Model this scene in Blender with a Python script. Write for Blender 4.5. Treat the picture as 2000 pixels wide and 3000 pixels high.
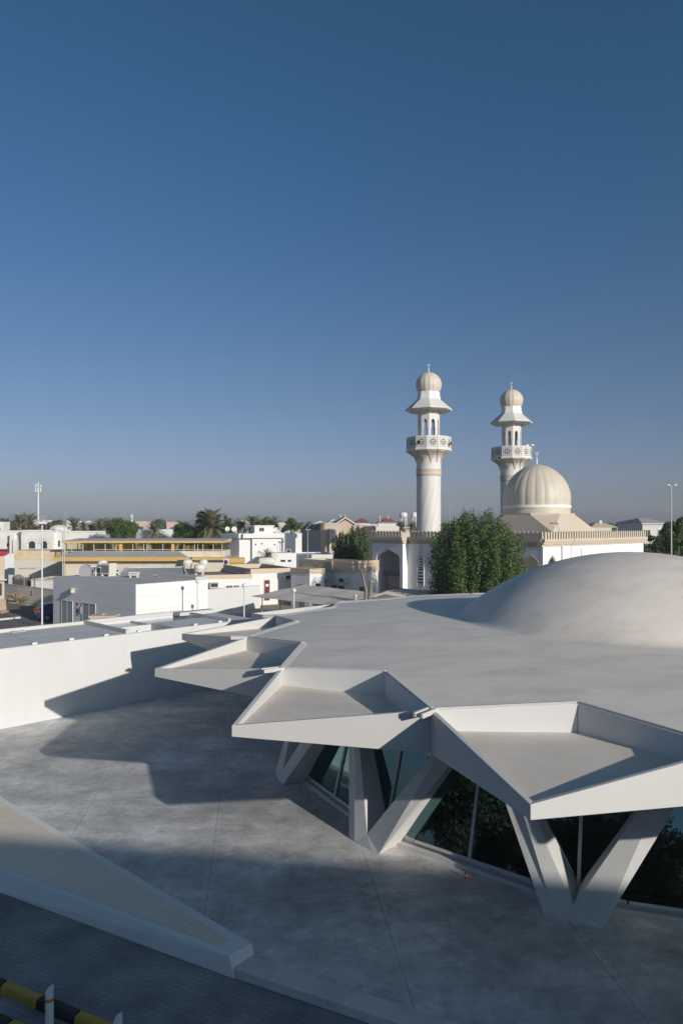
import bpy, math, random
import numpy as np
from mathutils import Vector, Matrix
random.seed(7); np.random.seed(7)
PI = math.pi
R_ = math.radians
S = bpy.context.scene
for o in list(bpy.data.objects): bpy.data.objects.remove(o)
COL = S.collection

# ------------------------------------------------------------------ camera, sky, sun, exposure
FPX, VH, HC = 2034.4, 1539.0, 8.0          # focal length and horizon row in photo pixels, eye height above the terrace
cam_d = bpy.data.cameras.new('camera'); cam = bpy.data.objects.new('camera', cam_d); COL.objects.link(cam)
cam.location = (0, 0, HC); cam.rotation_euler = (PI/2, 0, 0)
cam_d.sensor_fit = 'VERTICAL'; cam_d.sensor_height = 36; cam_d.lens = FPX*36/3000
cam_d.shift_y = (VH-1500)/3000; cam_d.clip_end = 9000; cam_d.clip_start = 0.1
S.camera = cam
SUN_EL = R_(16.0); SX, SY = 0.652, -0.758       # horizontal direction towards the sun
w = bpy.data.worlds.new('World'); S.world = w; w.use_nodes = True
nt = w.node_tree; nt.nodes.clear()
wo = nt.nodes.new('ShaderNodeOutputWorld'); bg = nt.nodes.new('ShaderNodeBackground')
sky = nt.nodes.new('ShaderNodeTexSky'); sky.sky_type = 'NISHITA'; sky.sun_disc = False
sky.sun_elevation = SUN_EL; sky.sun_rotation = math.atan2(SX, SY)
sky.altitude = 0; sky.air_density = 1.0; sky.dust_density = 1.2; sky.ozone_density = 1.3
SKY_STRENGTH = 0.12
bg.inputs[1].default_value = SKY_STRENGTH
tcw = nt.nodes.new('ShaderNodeTexCoord'); sxyz = nt.nodes.new('ShaderNodeSeparateXYZ'); nt.links.new(tcw.outputs['Generated'], sxyz.inputs[0])
ramp = nt.nodes.new('ShaderNodeValToRGB'); ramp.color_ramp.interpolation = 'B_SPLINE'      # tint of the desert sky by elevation
els = [(0.0, (1.12, 1.32, 2.32)), (.04, (.93, 1.0, 1.66)), (.155, (.90, .97, 1.25)), (.353, (.65, 1.03, 1.40)), (.60, (.45, 1.05, 1.38)), (.75, (.80, .98, 1.04)), (1.0, (.90, .98, 1.0))]
while len(ramp.color_ramp.elements) < len(els): ramp.color_ramp.elements.new(.5)
for e_, (p_, c_) in zip(ramp.color_ramp.elements, els): e_.position = p_; e_.color = (*[x/2 for x in c_], 1)
nt.links.new(sxyz.outputs[2], ramp.inputs[0])
tint = nt.nodes.new('ShaderNodeVectorMath'); tint.operation = 'MULTIPLY'
nt.links.new(sky.outputs[0], tint.inputs[0]); nt.links.new(ramp.outputs[0], tint.inputs[1])
nt.links.new(tint.outputs[0], bg.inputs[0]); nt.links.new(bg.outputs[0], wo.inputs[0])
sl = bpy.data.lights.new('sun', 'SUN'); sun = bpy.data.objects.new('sun', sl); COL.objects.link(sun)
sl.energy = 3.95; sl.angle = R_(0.53); sl.color = (1.0, 0.94, 0.86)
sun.rotation_euler = Vector((-SX*math.cos(SUN_EL), -SY*math.cos(SUN_EL), -math.sin(SUN_EL))).to_track_quat('-Z', 'Y').to_euler()
sun.location = (40, -46, 30)
S.view_settings.view_transform = 'Standard'; S.view_settings.look = 'None'
S.view_settings.exposure = 0.0; S.view_settings.gamma = 1.0
S.render.engine = 'CYCLES'
S.cycles.max_bounces = 8; S.cycles.transparent_max_bounces = 12

# ------------------------------------------------------------------ materials
M = {}
def mat(name, col, rough=0.8, var=0.10, scale=1.0, bump=0.0, bscale=30.0, spec=0.3, metal=0.0, stain=None, stain_amt=0.0, stain_scale=0.4, stretch=(1, 1, 1)):
    m = bpy.data.materials.new(name); m.use_nodes = True; M[name] = m
    t = m.node_tree; b = t.nodes['Principled BSDF']
    b.inputs['Roughness'].default_value = rough; b.inputs['Metallic'].default_value = metal
    b.inputs['Specular IOR Level'].default_value = spec
    tc = t.nodes.new('ShaderNodeTexCoord'); mp = t.nodes.new('ShaderNodeMapping'); mp.inputs['Scale'].default_value = stretch
    t.links.new(tc.outputs['Object'], mp.inputs['Vector'])
    n = t.nodes.new('ShaderNodeTexNoise'); n.inputs['Scale'].default_value = scale; n.inputs['Detail'].default_value = 8
    n.inputs['Roughness'].default_value = 0.6
    t.links.new(mp.outputs[0], n.inputs['Vector'])
    r = t.nodes.new('ShaderNodeMapRange'); r.inputs[1].default_value = 0.25; r.inputs[2].default_value = 0.75
    r.inputs[3].default_value = 1-var; r.inputs[4].default_value = 1+var
    t.links.new(n.outputs[0], r.inputs[0])
    mx = t.nodes.new('ShaderNodeVectorMath'); mx.operation = 'SCALE'; mx.inputs[0].default_value = col
    t.links.new(r.outputs[0], mx.inputs['Scale'])
    out = mx.outputs[0]
    if stain:
        n2 = t.nodes.new('ShaderNodeTexNoise'); n2.inputs['Scale'].default_value = stain_scale; n2.inputs['Detail'].default_value = 9
        n2.inputs['Roughness'].default_value = 0.65
        t.links.new(mp.outputs[0], n2.inputs['Vector'])
        r2 = t.nodes.new('ShaderNodeMapRange'); r2.inputs[1].default_value = 0.45; r2.inputs[2].default_value = 0.72
        r2.inputs[3].default_value = 0; r2.inputs[4].default_value = stain_amt
        t.links.new(n2.outputs[0], r2.inputs[0])
        mm = t.nodes.new('ShaderNodeMix'); mm.data_type = 'RGBA'
        t.links.new(r2.outputs[0], mm.inputs[0]); t.links.new(out, mm.inputs[6]); mm.inputs[7].default_value = (*stain, 1)
        out = mm.outputs[2]
    t.links.new(out, b.inputs['Base Color'])
    if bump:
        nb = t.nodes.new('ShaderNodeTexNoise'); nb.inputs['Scale'].default_value = bscale; nb.inputs['Detail'].default_value = 6
        t.links.new(mp.outputs[0], nb.inputs['Vector'])
        bp = t.nodes.new('ShaderNodeBump'); bp.inputs['Strength'].default_value = bump; bp.inputs['Distance'].default_value = 0.02
        t.links.new(nb.outputs[0], bp.inputs['Height']); t.links.new(bp.outputs[0], b.inputs['Normal'])
    return m

WHITE = (0.645, 0.64, 0.63)
mat('white_paint', WHITE, .75, .025, .5, .08, 60)
mat('annex_wall', WHITE, .75, .03, .6, .10, 45, stain=(.53, .51, .48), stain_amt=.30, stain_scale=1.3, stretch=(1, 1, .12))
mat('utility_wall', (0.80, 0.795, 0.79), .8, .03, .5, .06, 40, stain=(.68, .66, .64), stain_amt=.35, stain_scale=1.0, stretch=(1, 1, .15))
mat('white_fascia', (0.565, 0.55, 0.53), .7, .025, .6, .06, 50)
mat('column_paint', (0.60, 0.59, 0.57), .7, .05, .9, .08, 40, stain=(.48, .465, .44), stain_amt=.4, stain_scale=1.2, stretch=(1, 1, .3))
mat('tray_screed', (0.73, 0.655, 0.575), .85, .08, .9, .1, 40, stain=(.52, .43, .34), stain_amt=.45, stain_scale=.6)
mat('roof_coat', (0.81, 0.735, 0.655), .62, .05, .5, .22, 2.4, stain=(.60, .545, .48), stain_amt=.8, stain_scale=.45, stretch=(1, 1.9, 1))
mat('annex_roof', (0.62, 0.61, 0.60), .8, .06, .5, .1, 30, stain=(.50, .49, .48), stain_amt=.5)
mat('annex_edge', (0.58, 0.56, 0.52), .8, .08, 1.0)
mat('mosque_white', (0.82, 0.815, 0.81), .75, .03, .4, stain=(.66, .63, .58), stain_amt=.15)
mat('mosque_cream', (0.56, 0.485, 0.385), .7, .05, .5)
mat('dome_cream', (0.60, 0.54, 0.45), .5, .05, .8, spec=.4, stain=(.50, .44, .36), stain_amt=.3, stain_scale=1.2, stretch=(1, 1, .25))
mat('minaret_white', (0.66, 0.645, 0.62), .6, .04, .5, stain=(.62, .58, .52), stain_amt=.12)
mat('groove', (0.42, 0.41, 0.40), .8)
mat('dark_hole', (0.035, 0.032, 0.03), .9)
mat('pierced_shade', (0.17, 0.16, 0.145), .9)
mat('villa_white', (0.76, 0.755, 0.745), .8, .03, .5, stain=(.66, .64, .60), stain_amt=.3, stain_scale=.5)
mat('old_white', (0.76, 0.745, 0.71), .85, .05, .5, stain=(.50, .43, .34), stain_amt=.55, stain_scale=.35)
mat('cream_wall', (0.64, 0.59, 0.51), .85, .04, .5, stain=(.60, .50, .38), stain_amt=.25)
mat('rusty_wall', (0.70, 0.62, 0.48), .85, .05, .5, stain=(.60, .38, .13), stain_amt=1.0, stain_scale=.45)
mat('yellow_paint', (0.60, 0.40, 0.14), .6, .06, .6)
mat('grey_roof', (0.52, 0.50, 0.48), .9, .10, .7, stain=(.40, .385, .37), stain_amt=.5)
mat('dark_roof', (0.27, 0.26, 0.25), .9, .2, .7, stain=(.17, .165, .16), stain_amt=.5)
mat('beige_wall', (0.56, 0.45, 0.36), .85, .04, .5)
mat('beige_fascia', (0.60, 0.49, 0.36), .8, .05, .8)
mat('fascia_line', (0.36, 0.28, 0.20), .9)
mat('pink_wall', (0.60, 0.46, 0.40), .85, .04)
mat('red_tile', (0.30, 0.12, 0.09), .8, .15, 3)
mat('brown_tile', (0.27, 0.20, 0.18), .8, .15, 3)
mat('grey_wall', (0.66, 0.65, 0.63), .85, .08, .5, stain=(.50, .48, .45), stain_amt=.5)
mat('stone', (0.42, 0.33, 0.25), .9, .25, 3)
mat('asphalt', (0.17, 0.165, 0.16), .9, .18, .6, .2, 60, stain=(.23, .22, .21), stain_amt=.5)
mat('sand', (0.30, 0.25, 0.20), .95, .15, .05, stain=(.20, .18, .14), stain_amt=.5, stain_scale=.02)
mat('kerb_white', (0.62, 0.61, 0.58), .8, .12, 1.5, stain=(.4, .38, .35), stain_amt=.4)
mat('kerb_yellow', (0.58, 0.35, 0.07), .75, .12, 2.0, stain=(.25, .19, .10), stain_amt=.45, stain_scale=2.0)
mat('kerb_black', (0.030, 0.030, 0.028), .8, .2, 2.0, stain=(.09, .09, .085), stain_amt=.5, stain_scale=2.0)
mat('bollard_white', (0.78, 0.78, 0.76), .5, .03)
mat('orange_tape', (0.75, 0.26, 0.01), .45, .05)
mat('kerb_concrete', (0.66, 0.65, 0.63), .85, .1, 1.2, .15, 40, stain=(.42, .41, .40), stain_amt=.6, stain_scale=.9)
mat('metal_grey', (0.45, 0.46, 0.47), .45, .06, 2, metal=.4)
mat('metal_white', (0.70, 0.70, 0.69), .5, .05, 2)
mat('ac_white', (0.66, 0.63, 0.57), .6, .08, 2, stain=(.40, .33, .25), stain_amt=.35, stain_scale=2)
mat('ac_dark', (0.06, 0.055, 0.05), .8, .2, 6)
mat('door_grey', (0.42, 0.44, 0.46), .6, .05, 2)
mat('door_maroon', (0.14, 0.025, 0.02), .6, .08, 2)
mat('sign_red', (0.32, 0.015, 0.03), .5)
mat('sign_white', (0.8, 0.8, 0.8), .5)
mat('tank_white', (0.72, 0.68, 0.63), .6, .07, 1.5, stain=(.5, .42, .36), stain_amt=.3, stain_scale=1.5)
mat('bark', (0.20, 0.155, 0.115), .95, .25, 4, .5, 12, stretch=(1, 1, .3))
mat('dead_wood', (0.235, 0.195, 0.16), .95, .25, 5, .6, 14, stretch=(1, 1, .2))
mat('palm_trunk', (0.24, 0.17, 0.12), .95, .3, 4)
mat('leaf_a', (0.090, 0.145, 0.045), .6, .25, 3, spec=.25)
mat('leaf_b', (0.055, 0.095, 0.032), .65, .25, 3, spec=.2)
mat('leaf_c', (0.125, 0.180, 0.060), .6, .25, 3, spec=.25)
mat('frond_a', (0.20, 0.19, 0.105), .7, .2, 3)
mat('frond_b', (0.13, 0.135, 0.075), .7, .2, 3)
mat('frond_dead', (0.30, 0.235, 0.16), .85, .2, 3)
mat('shade_cloth', (0.66, 0.60, 0.53), .9, .06, .5, stain=(.52, .44, .37), stain_amt=.6, stain_scale=.4)
mat('brown_cloth', (0.30, 0.22, 0.16), .9, .15, .6)
mat('red_steel', (0.16, 0.06, 0.045), .7, .1)
mat('globe', (0.74, 0.73, 0.70), .3, .02, spec=.5)
mat('globe_yellow', (0.66, 0.55, 0.32), .4, .05)
mat('car_blue', (0.010, 0.045, 0.24), .25, .02, spec=.6)
mat('rubber', (0.02, 0.02, 0.02), .8)
mat('rim_alloy', (0.5, 0.5, 0.5), .35, .05, metal=.8)
mat('lamp_red', (0.45, 0.02, 0.015), .25)
mat('car_trim', (0.015, 0.015, 0.016), .5)
mat('bench_white', (0.80, 0.79, 0.78), .7, .03, .8, .08, 50, stain=(.68, .66, .63), stain_amt=.3)
mat('bench_panel', (0.82, 0.71, 0.58), .6, .08, 1.2, stain=(.66, .55, .43), stain_amt=.5, stain_scale=.6)
mat('seam', (0.82, 0.80, 0.75), .5)
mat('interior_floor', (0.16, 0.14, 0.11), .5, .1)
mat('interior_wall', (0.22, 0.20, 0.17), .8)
mat('frame_grey', (0.50, 0.50, 0.49), .5, .03)
mat('can_red', (0.40, 0.05, 0.04), .4)
mat('tactile', (0.62, 0.62, 0.62), .5)
mat('horn', (0.50, 0.44, 0.34), .5)

def glass_mat(name, tint, ior, rough=0.0, refl=(.92, .96, .98)):
    m = bpy.data.materials.new(name); m.use_nodes = True; M[name] = m
    t = m.node_tree; t.nodes.clear()
    o = t.nodes.new('ShaderNodeOutputMaterial'); mx = t.nodes.new('ShaderNodeMixShader')
    ge = t.nodes.new('ShaderNodeNewGeometry'); dt = t.nodes.new('ShaderNodeVectorMath'); dt.operation = 'DOT_PRODUCT'
    t.links.new(ge.outputs['Normal'], dt.inputs[0]); t.links.new(ge.outputs['Incoming'], dt.inputs[1])
    ab = t.nodes.new('ShaderNodeMath'); ab.operation = 'ABSOLUTE'; t.links.new(dt.outputs['Value'], ab.inputs[0])
    om = t.nodes.new('ShaderNodeMath'); om.operation = 'SUBTRACT'; om.inputs[0].default_value = 1; t.links.new(ab.outputs[0], om.inputs[1])
    pw_ = t.nodes.new('ShaderNodeMath'); pw_.operation = 'POWER'; pw_.inputs[1].default_value = 5; t.links.new(om.outputs[0], pw_.inputs[0])
    f0 = ((ior-1)/(ior+1))**2
    fr = t.nodes.new('ShaderNodeMath'); fr.operation = 'MULTIPLY_ADD'; fr.inputs[1].default_value = 1-f0; fr.inputs[2].default_value = f0; t.links.new(pw_.outputs[0], fr.inputs[0])
    tr = t.nodes.new('ShaderNodeBsdfTransparent'); tr.inputs[0].default_value = (*tint, 1)
    gl = t.nodes.new('ShaderNodeBsdfGlossy'); gl.inputs['Roughness'].default_value = rough; gl.inputs['Color'].default_value = (*refl, 1)
    t.links.new(fr.outputs[0], mx.inputs[0]); t.links.new(tr.outputs[0], mx.inputs[1]); t.links.new(gl.outputs[0], mx.inputs[2])
    t.links.new(mx.outputs[0], o.inputs[0])
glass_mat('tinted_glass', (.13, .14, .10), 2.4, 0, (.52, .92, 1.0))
glass_mat('clerestory_glass', (.84, .80, .66), 1.3)
mat('far_glass', (0.045, 0.05, 0.05), .15, .1, spec=.6)
mat('sky_glass', (0.38, 0.46, 0.50), .12, .05, spec=.6)

def trowel(name):
    t = M[name].node_tree; b = t.nodes['Principled BSDF']; src = b.inputs['Base Color'].links[0].from_socket
    tc = t.nodes.new('ShaderNodeTexCoord'); mp = t.nodes.new('ShaderNodeMapping'); mp.inputs['Rotation'].default_value = (0, 0, R_(35)); mp.inputs['Scale'].default_value = (.8, 3.2, 2)
    t.links.new(tc.outputs['Object'], mp.inputs[0]); n = t.nodes.new('ShaderNodeTexNoise'); n.inputs['Scale'].default_value = 1.6; n.inputs['Detail'].default_value = 9; n.inputs['Roughness'].default_value = .7; n.inputs['Distortion'].default_value = 1.2
    t.links.new(mp.outputs[0], n.inputs['Vector']); r = t.nodes.new('ShaderNodeMapRange'); r.inputs[1].default_value = .3; r.inputs[2].default_value = .7; r.inputs[3].default_value = .94; r.inputs[4].default_value = 1.04
    t.links.new(n.outputs[0], r.inputs[0]); sc = t.nodes.new('ShaderNodeVectorMath'); sc.operation = 'SCALE'; t.links.new(src, sc.inputs[0]); t.links.new(r.outputs[0], sc.inputs['Scale']); t.links.new(sc.outputs[0], b.inputs['Base Color'])
trowel('roof_coat')
def concrete_floor():
    m = mat('terrace_concrete', (0.64, 0.625, 0.605), .55, .16, .22, .12, 35, spec=.35)
    t = m.node_tree; b = t.nodes['Principled BSDF']
    src = b.inputs['Base Color'].links[0].from_socket
    tc = t.nodes.new('ShaderNodeTexCoord')
    def noise(scale, detail, lo, hi, a, bb, stretch=(1, 1, 1), rough=.65):
        mp = t.nodes.new('ShaderNodeMapping'); mp.inputs['Scale'].default_value = stretch
        t.links.new(tc.outputs['Object'], mp.inputs[0])
        n = t.nodes.new('ShaderNodeTexNoise'); n.inputs['Scale'].default_value = scale; n.inputs['Detail'].default_value = detail; n.inputs['Roughness'].default_value = rough
        t.links.new(mp.outputs[0], n.inputs['Vector'])
        r = t.nodes.new('ShaderNodeMapRange'); r.inputs[1].default_value = lo; r.inputs[2].default_value = hi; r.inputs[3].default_value = a; r.inputs[4].default_value = bb
        t.links.new(n.outputs[0], r.inputs[0]); return r.outputs[0]
    def mul(x, y):
        k = t.nodes.new('ShaderNodeMath'); k.operation = 'MULTIPLY'; t.links.new(x, k.inputs[0]); t.links.new(y, k.inputs[1]); return k.outputs[0]
    f = mul(noise(.75, 12, .36, .66, .70, 1.22, (1, 1, 1), .72), noise(.13, 5, .38, .62, .80, 1.12, (1, 2.2, 1)))
    f = mul(f, noise(2.4, 10, .34, .68, .80, 1.16, (1, 1.3, 1), .75))
    f = mul(f, noise(9.0, 6, .35, .7, .93, 1.08))
    f = mul(f, noise(.9, 12, .55, .75, 1.0, .62, (1, 1.6, 1), .75))
    # sawn joints on a rotated grid
    sp = t.nodes.new('ShaderNodeSeparateXYZ'); rot = t.nodes.new('ShaderNodeMapping'); rot.inputs['Rotation'].default_value = (0, 0, R_(-7.0)); rot.inputs['Location'].default_value = (1.05, .75, 0)
    t.links.new(tc.outputs['Object'], rot.inputs[0]); t.links.new(rot.outputs[0], sp.inputs[0])
    for ax, per in ((0, 3.65), (1, 5.2)):
        pp = t.nodes.new('ShaderNodeMath'); pp.operation = 'PINGPONG'; pp.inputs[1].default_value = per/2
        t.links.new(sp.outputs[ax], pp.inputs[0])
        g = t.nodes.new('ShaderNodeMapRange'); g.inputs[1].default_value = .012; g.inputs[2].default_value = .022; g.inputs[3].default_value = .72; g.inputs[4].default_value = 1
        t.links.new(pp.outputs[0], g.inputs[0]); f = mul(f, g.outputs[0])
        g2 = t.nodes.new('ShaderNodeMapRange'); g2.inputs[1].default_value = .02; g2.inputs[2].default_value = .16; g2.inputs[3].default_value = 1.10; g2.inputs[4].default_value = 1
        t.links.new(pp.outputs[0], g2.inputs[0]); f = mul(f, g2.outputs[0])
    sc = t.nodes.new('ShaderNodeVectorMath'); sc.operation = 'SCALE'; t.links.new(src, sc.inputs[0]); t.links.new(f, sc.inputs['Scale'])
    t.links.new(sc.outputs[0], b.inputs['Base Color'])
concrete_floor()

def paver_mat():
    m = bpy.data.materials.new('pavers'); m.use_nodes = True; M['pavers'] = m
    t = m.node_tree; b = t.nodes['Principled BSDF']; b.inputs['Roughness'].default_value = .85; b.inputs['Specular IOR Level'].default_value = .25
    tc = t.nodes.new('ShaderNodeTexCoord'); mp = t.nodes.new('ShaderNodeMapping'); mp.inputs['Rotation'].default_value = (0, 0, R_(26)); mp.inputs['Scale'].default_value = (1, 1, 1)
    t.links.new(tc.outputs['Object'], mp.inputs[0])
    br = t.nodes.new('ShaderNodeTexBrick'); br.inputs['Scale'].default_value = 1.0
    br.inputs['Brick Width'].default_value = .21; br.inputs['Row Height'].default_value = .105; br.inputs['Mortar Size'].default_value = .004
    br.inputs['Color1'].default_value = (.29, .285, .275, 1); br.inputs['Color2'].default_value = (.265, .26, .255, 1); br.inputs['Mortar'].default_value = (.16, .16, .155, 1)
    t.links.new(mp.outputs[0], br.inputs['Vector'])
    n = t.nodes.new('ShaderNodeTexNoise'); n.inputs['Scale'].default_value = .9; n.inputs['Detail'].default_value = 9
    t.links.new(tc.outputs['Object'], n.inputs['Vector'])
    r = t.nodes.new('ShaderNodeMapRange'); r.inputs[1].default_value = .3; r.inputs[2].default_value = .7; r.inputs[3].default_value = .72; r.inputs[4].default_value = 1.3
    t.links.new(n.outputs[0], r.inputs[0])
    sc = t.nodes.new('ShaderNodeVectorMath'); sc.operation = 'SCALE'; t.links.new(br.outputs[0], sc.inputs[0]); t.links.new(r.outputs[0], sc.inputs['Scale'])
    t.links.new(sc.outputs[0], b.inputs['Base Color'])
    bp = t.nodes.new('ShaderNodeBump'); bp.inputs['Strength'].default_value = .5; bp.inputs['Distance'].default_value = .01; bp.invert = True
    t.links.new(br.outputs['Fac'], bp.inputs['Height']); t.links.new(bp.outputs[0], b.inputs['Normal'])
paver_mat()

# ------------------------------------------------------------------ helpers
def U(u, Y): return (u-1000.0)*Y/FPX                 # photo column -> metres to the right at depth Y
def ZV(v, Y): return HC-(v-VH)*Y/FPX                 # photo row -> height at depth Y
def P(u, Y): return (U(u, Y), Y)
class Fr:
    """a facade frame: s runs along the wall, d outwards from it (towards the camera side), z up"""
    def __init__(self, x, y, dx, dy):
        l = math.hypot(dx, dy); self.x, self.y, self.dx, self.dy = x, y, dx/l, dy/l
    def at(self, s, d, z): return (self.x+self.dx*s+self.dy*d, self.y+self.dy*s-self.dx*d, z)
    def s_of(self, u):                                  # s where the photo column u meets the wall
        k = (u-1000.0)/FPX
        return (k*self.y-self.x)/(self.dx-k*self.dy)
    def Y(self, s): return self.y+self.dy*s
    def z_of(self, v, s): return ZV(v, self.Y(s))
class MB:
    def __init__(self): self.v = []; self.f = []; self.m = []; self.sm = []
    def add(self, vs, fs, mi=0, smooth=False):
        o = len(self.v); self.v += [tuple(q) for q in vs]
        for f in fs: self.f.append([i+o for i in f]); self.m.append(mi); self.sm.append(smooth)
        return self
    def hexa(self, b, t, mi=0):                          # bottom 4, top 4 (counter-clockwise from above)
        return self.add(list(b)+list(t), [(3, 2, 1, 0), (4, 5, 6, 7), (0, 1, 5, 4), (1, 2, 6, 5), (2, 3, 7, 6), (3, 0, 4, 7)], mi)
    def box(self, x0, x1, y0, y1, z0, z1, mi=0):
        return self.hexa([(x0, y0, z0), (x1, y0, z0), (x1, y1, z0), (x0, y1, z0)], [(x0, y0, z1), (x1, y0, z1), (x1, y1, z1), (x0, y1, z1)], mi)
    def fbox(self, F, s0, s1, d0, d1, z0, z1, mi=0):      # d0 (further) < d1 (nearer)
        b = [F.at(s0, d1, z0), F.at(s1, d1, z0), F.at(s1, d0, z0), F.at(s0, d0, z0)]
        t = [F.at(s0, d1, z1), F.at(s1, d1, z1), F.at(s1, d0, z1), F.at(s0, d0, z1)]
        return self.hexa(b, t, mi)
    def fprism(self, F, poly, d0, d1, mi=0):              # poly in (s, z), counter-clockwise seen from outside
        n = len(poly); vs = [F.at(s, d1, z) for s, z in poly]+[F.at(s, d0, z) for s, z in poly]
        fs = [tuple(range(n)), tuple(range(2*n-1, n-1, -1))]
        for i in range(n):
            j = (i+1) % n; fs.append((i, i+n, j+n, j))
        return self.add(vs, fs, mi)
    def prism(self, poly, z0, z1, mi=0):                  # poly in (x, y), counter-clockwise from above
        n = len(poly)
        za = z0 if hasattr(z0, '__len__') else [z0]*n; zb = z1 if hasattr(z1, '__len__') else [z1]*n
        vs = [(x, y, za[i]) for i, (x, y) in enumerate(poly)]+[(x, y, zb[i]) for i, (x, y) in enumerate(poly)]
        fs = [tuple(range(n-1, -1, -1)), tuple(range(n, 2*n))]
        for i in range(n):
            j = (i+1) % n; fs.append((i, j, j+n, i+n))
        return self.add(vs, fs, mi)
    def tube(self, pts, rad, n=8, mi=0, smooth=True, caps=True):
        pts = [Vector(p) for p in pts]; m = len(pts)
        rad = rad if hasattr(rad, '__len__') else [rad]*m
        vs = []
        for i, p in enumerate(pts):
            d = (pts[min(i+1, m-1)]-pts[max(i-1, 0)]).normalized()
            a = d.cross(Vector((0, 0, 1)) if abs(d.z) < .9 else Vector((1, 0, 0))).normalized(); b = d.cross(a)
            for k in range(n):
                t = 2*PI*k/n; vs.append(p+(a*math.cos(t)+b*math.sin(t))*rad[i])
        fs = []
        for i in range(m-1):
            for k in range(n):
                k2 = (k+1) % n; fs.append((i*n+k, (i+1)*n+k, (i+1)*n+k2, i*n+k2))
        self.add(vs, fs, mi, smooth)
        if caps: self.add(vs[:n], [tuple(range(n))], mi); self.add(vs[-n:], [tuple(range(n-1, -1, -1))], mi)
        return self
    def lathe(self, prof, c, n=32, mi=0, smooth=True, rot=0.0, ribs=0, rib_amt=0.0, closed_top=True, closed_bot=True):
        vs = []; fs = []
        for (r, z) in prof:
            for k in range(n):
                t = rot+2*PI*k/n; rr = r
                if ribs: rr = r*(1-rib_amt*(1-abs(math.sin(ribs*(t-rot)/2)))**1.6)
                vs.append((c[0]+rr*math.cos(t), c[1]+rr*math.sin(t), c[2]+z))
        for i in range(len(prof)-1):
            for k in range(n):
                k2 = (k+1) % n; fs.append((i*n+k, i*n+k2, (i+1)*n+k2, (i+1)*n+k))
        self.add(vs, fs, mi, smooth)
        m = len(prof)
        if closed_top: self.add(vs[(m-1)*n:], [tuple(range(n))], mi)
        if closed_bot: self.add(vs[:n], [tuple(range(n-1, -1, -1))], mi)
        return self
    def sphere(self, c, r, n=14, mi=0, zs=1.0):
        prof = [(r*math.sin(PI*i/n)+1e-4, -r*zs*math.cos(PI*i/n)) for i in range(n+1)]
        return self.lathe(prof, c, n*2, mi, True)
    def build(self, name, mats, parent=None, loc=None):
        me = bpy.data.meshes.new(name)
        po = ORG.get(parent.name, Vector((0, 0, 0))) if parent else Vector(loc or (0, 0, 0))
        v = np.array(self.v, dtype=np.float64).reshape(-1, 3)-np.array(po)
        me.from_pydata(v.tolist(), [], self.f)
        mats = [mats] if isinstance(mats, str) else mats
        for k in mats: me.materials.append(M[k])
        me.polygons.foreach_set('material_index', self.m); me.polygons.foreach_set('use_smooth', self.sm)
        me.update()
        o = bpy.data.objects.new(name, me); COL.objects.link(o)
        if parent: o.parent = parent; ORG[o.name] = po
        else: o.location = po; ORG[o.name] = po
        return o
ORG = {}
def tag(o, label=None, cat=None, group=None, kind=None):
    if label: o['label'] = label
    if cat: o['category'] = cat
    if group: o['group'] = group
    if kind: o['kind'] = kind
    return o
def thing(name, label, cat, loc=(0, 0, 0), group=None):
    o = bpy.data.objects.new(name, None); COL.objects.link(o); o.location = loc; o.empty_display_size = .3
    ORG[o.name] = Vector(loc); return tag(o, label, cat, group)
def copy_tree(o, loc=None, rz=None, scale=None, label=None, parent=None):
    c = o.copy(); COL.objects.link(c); c.parent = parent
    if loc is not None: c.location = loc
    if rz is not None: c.rotation_euler = (0, 0, rz)
    if scale is not None: c.scale = (scale,)*3 if not hasattr(scale, '__len__') else scale
    if label: c['label'] = label
    for ch in o.children: copy_tree(ch, parent=c)
    return c
def struct(name, mb, m): return tag(mb.build(name, m), kind='structure')

# ------------------------------------------------------------------ ground, roads, terrace
g = MB(); n = 5000.0
g.add([(-n, -200, -.24), (n, -200, -.24), (n, n, -.24), (-n, n, -.24)], [(0, 1, 2, 3)]); struct('ground', g, 'sand')
g = MB(); g.prism([(-60, -40), (60, -40), (60, 8), (-1, 15), (-60, 45)], -.236, -.17); struct('pavement', g, 'pavers')
g = MB(); g.prism([(-70, 40), (-27, 40), (-15, 46), (-22, 62), (-30, 78), (-70, 90)], -.236, -.19); struct('road', g, 'asphalt')
g = MB(); g.prism([(-13.5, 46), (12, 46), (12, 60), (0, 69), (-13, 66.5)], -.236, -.18); struct('yard_paving', g, 'pavers')
TER = [(-26, 25.1), (-7.6, 15.46), (-1.95, 12.53), (0.88, 11.17), (26, -.9), (60, 20), (60, 47), (-2, 46), (-12, 39.5), (-30, 21)]
g = MB(); g.prism([(-25, 24.3), (-7.6, 15.56), (-1.95, 12.63), (0.88, 11.27), (26, -.8), (60, 20), (60, 47), (-2, 46), (-12, 39.6)], -.165, 0.0); struct('terrace', g, 'terrace_concrete')
# kerb slab along the terrace edge
def edge_strip(a, b, w0, w1, z0, z1):
    d = (Vector(b)-Vector(a)).normalized(); nn = Vector((d.y, -d.x))
    A, B = Vector(a), Vector(b)
    q = [A-nn*w1, A+nn*w0, B+nn*w0, B-nn*w1]
    return [tuple(x) for x in q]
ke = MB()
segs = [(-1.93, 12.52), (1.75, 10.75), (5.6, 8.9), (9.6, 6.98)]
for i in range(3):
    a = Vector(segs[i]); b = Vector(segs[i+1]); d = (b-a).normalized(); nn = Vector((-d.y, d.x))
    a2 = a+d*.006; b2 = b-d*.006
    ke.prism([tuple(a2), tuple(b2), tuple(b2+nn*.43), tuple(a2+nn*.43)], -.168, .006)
tag(ke.build('kerb', 'kerb_concrete'), kind='structure')
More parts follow.
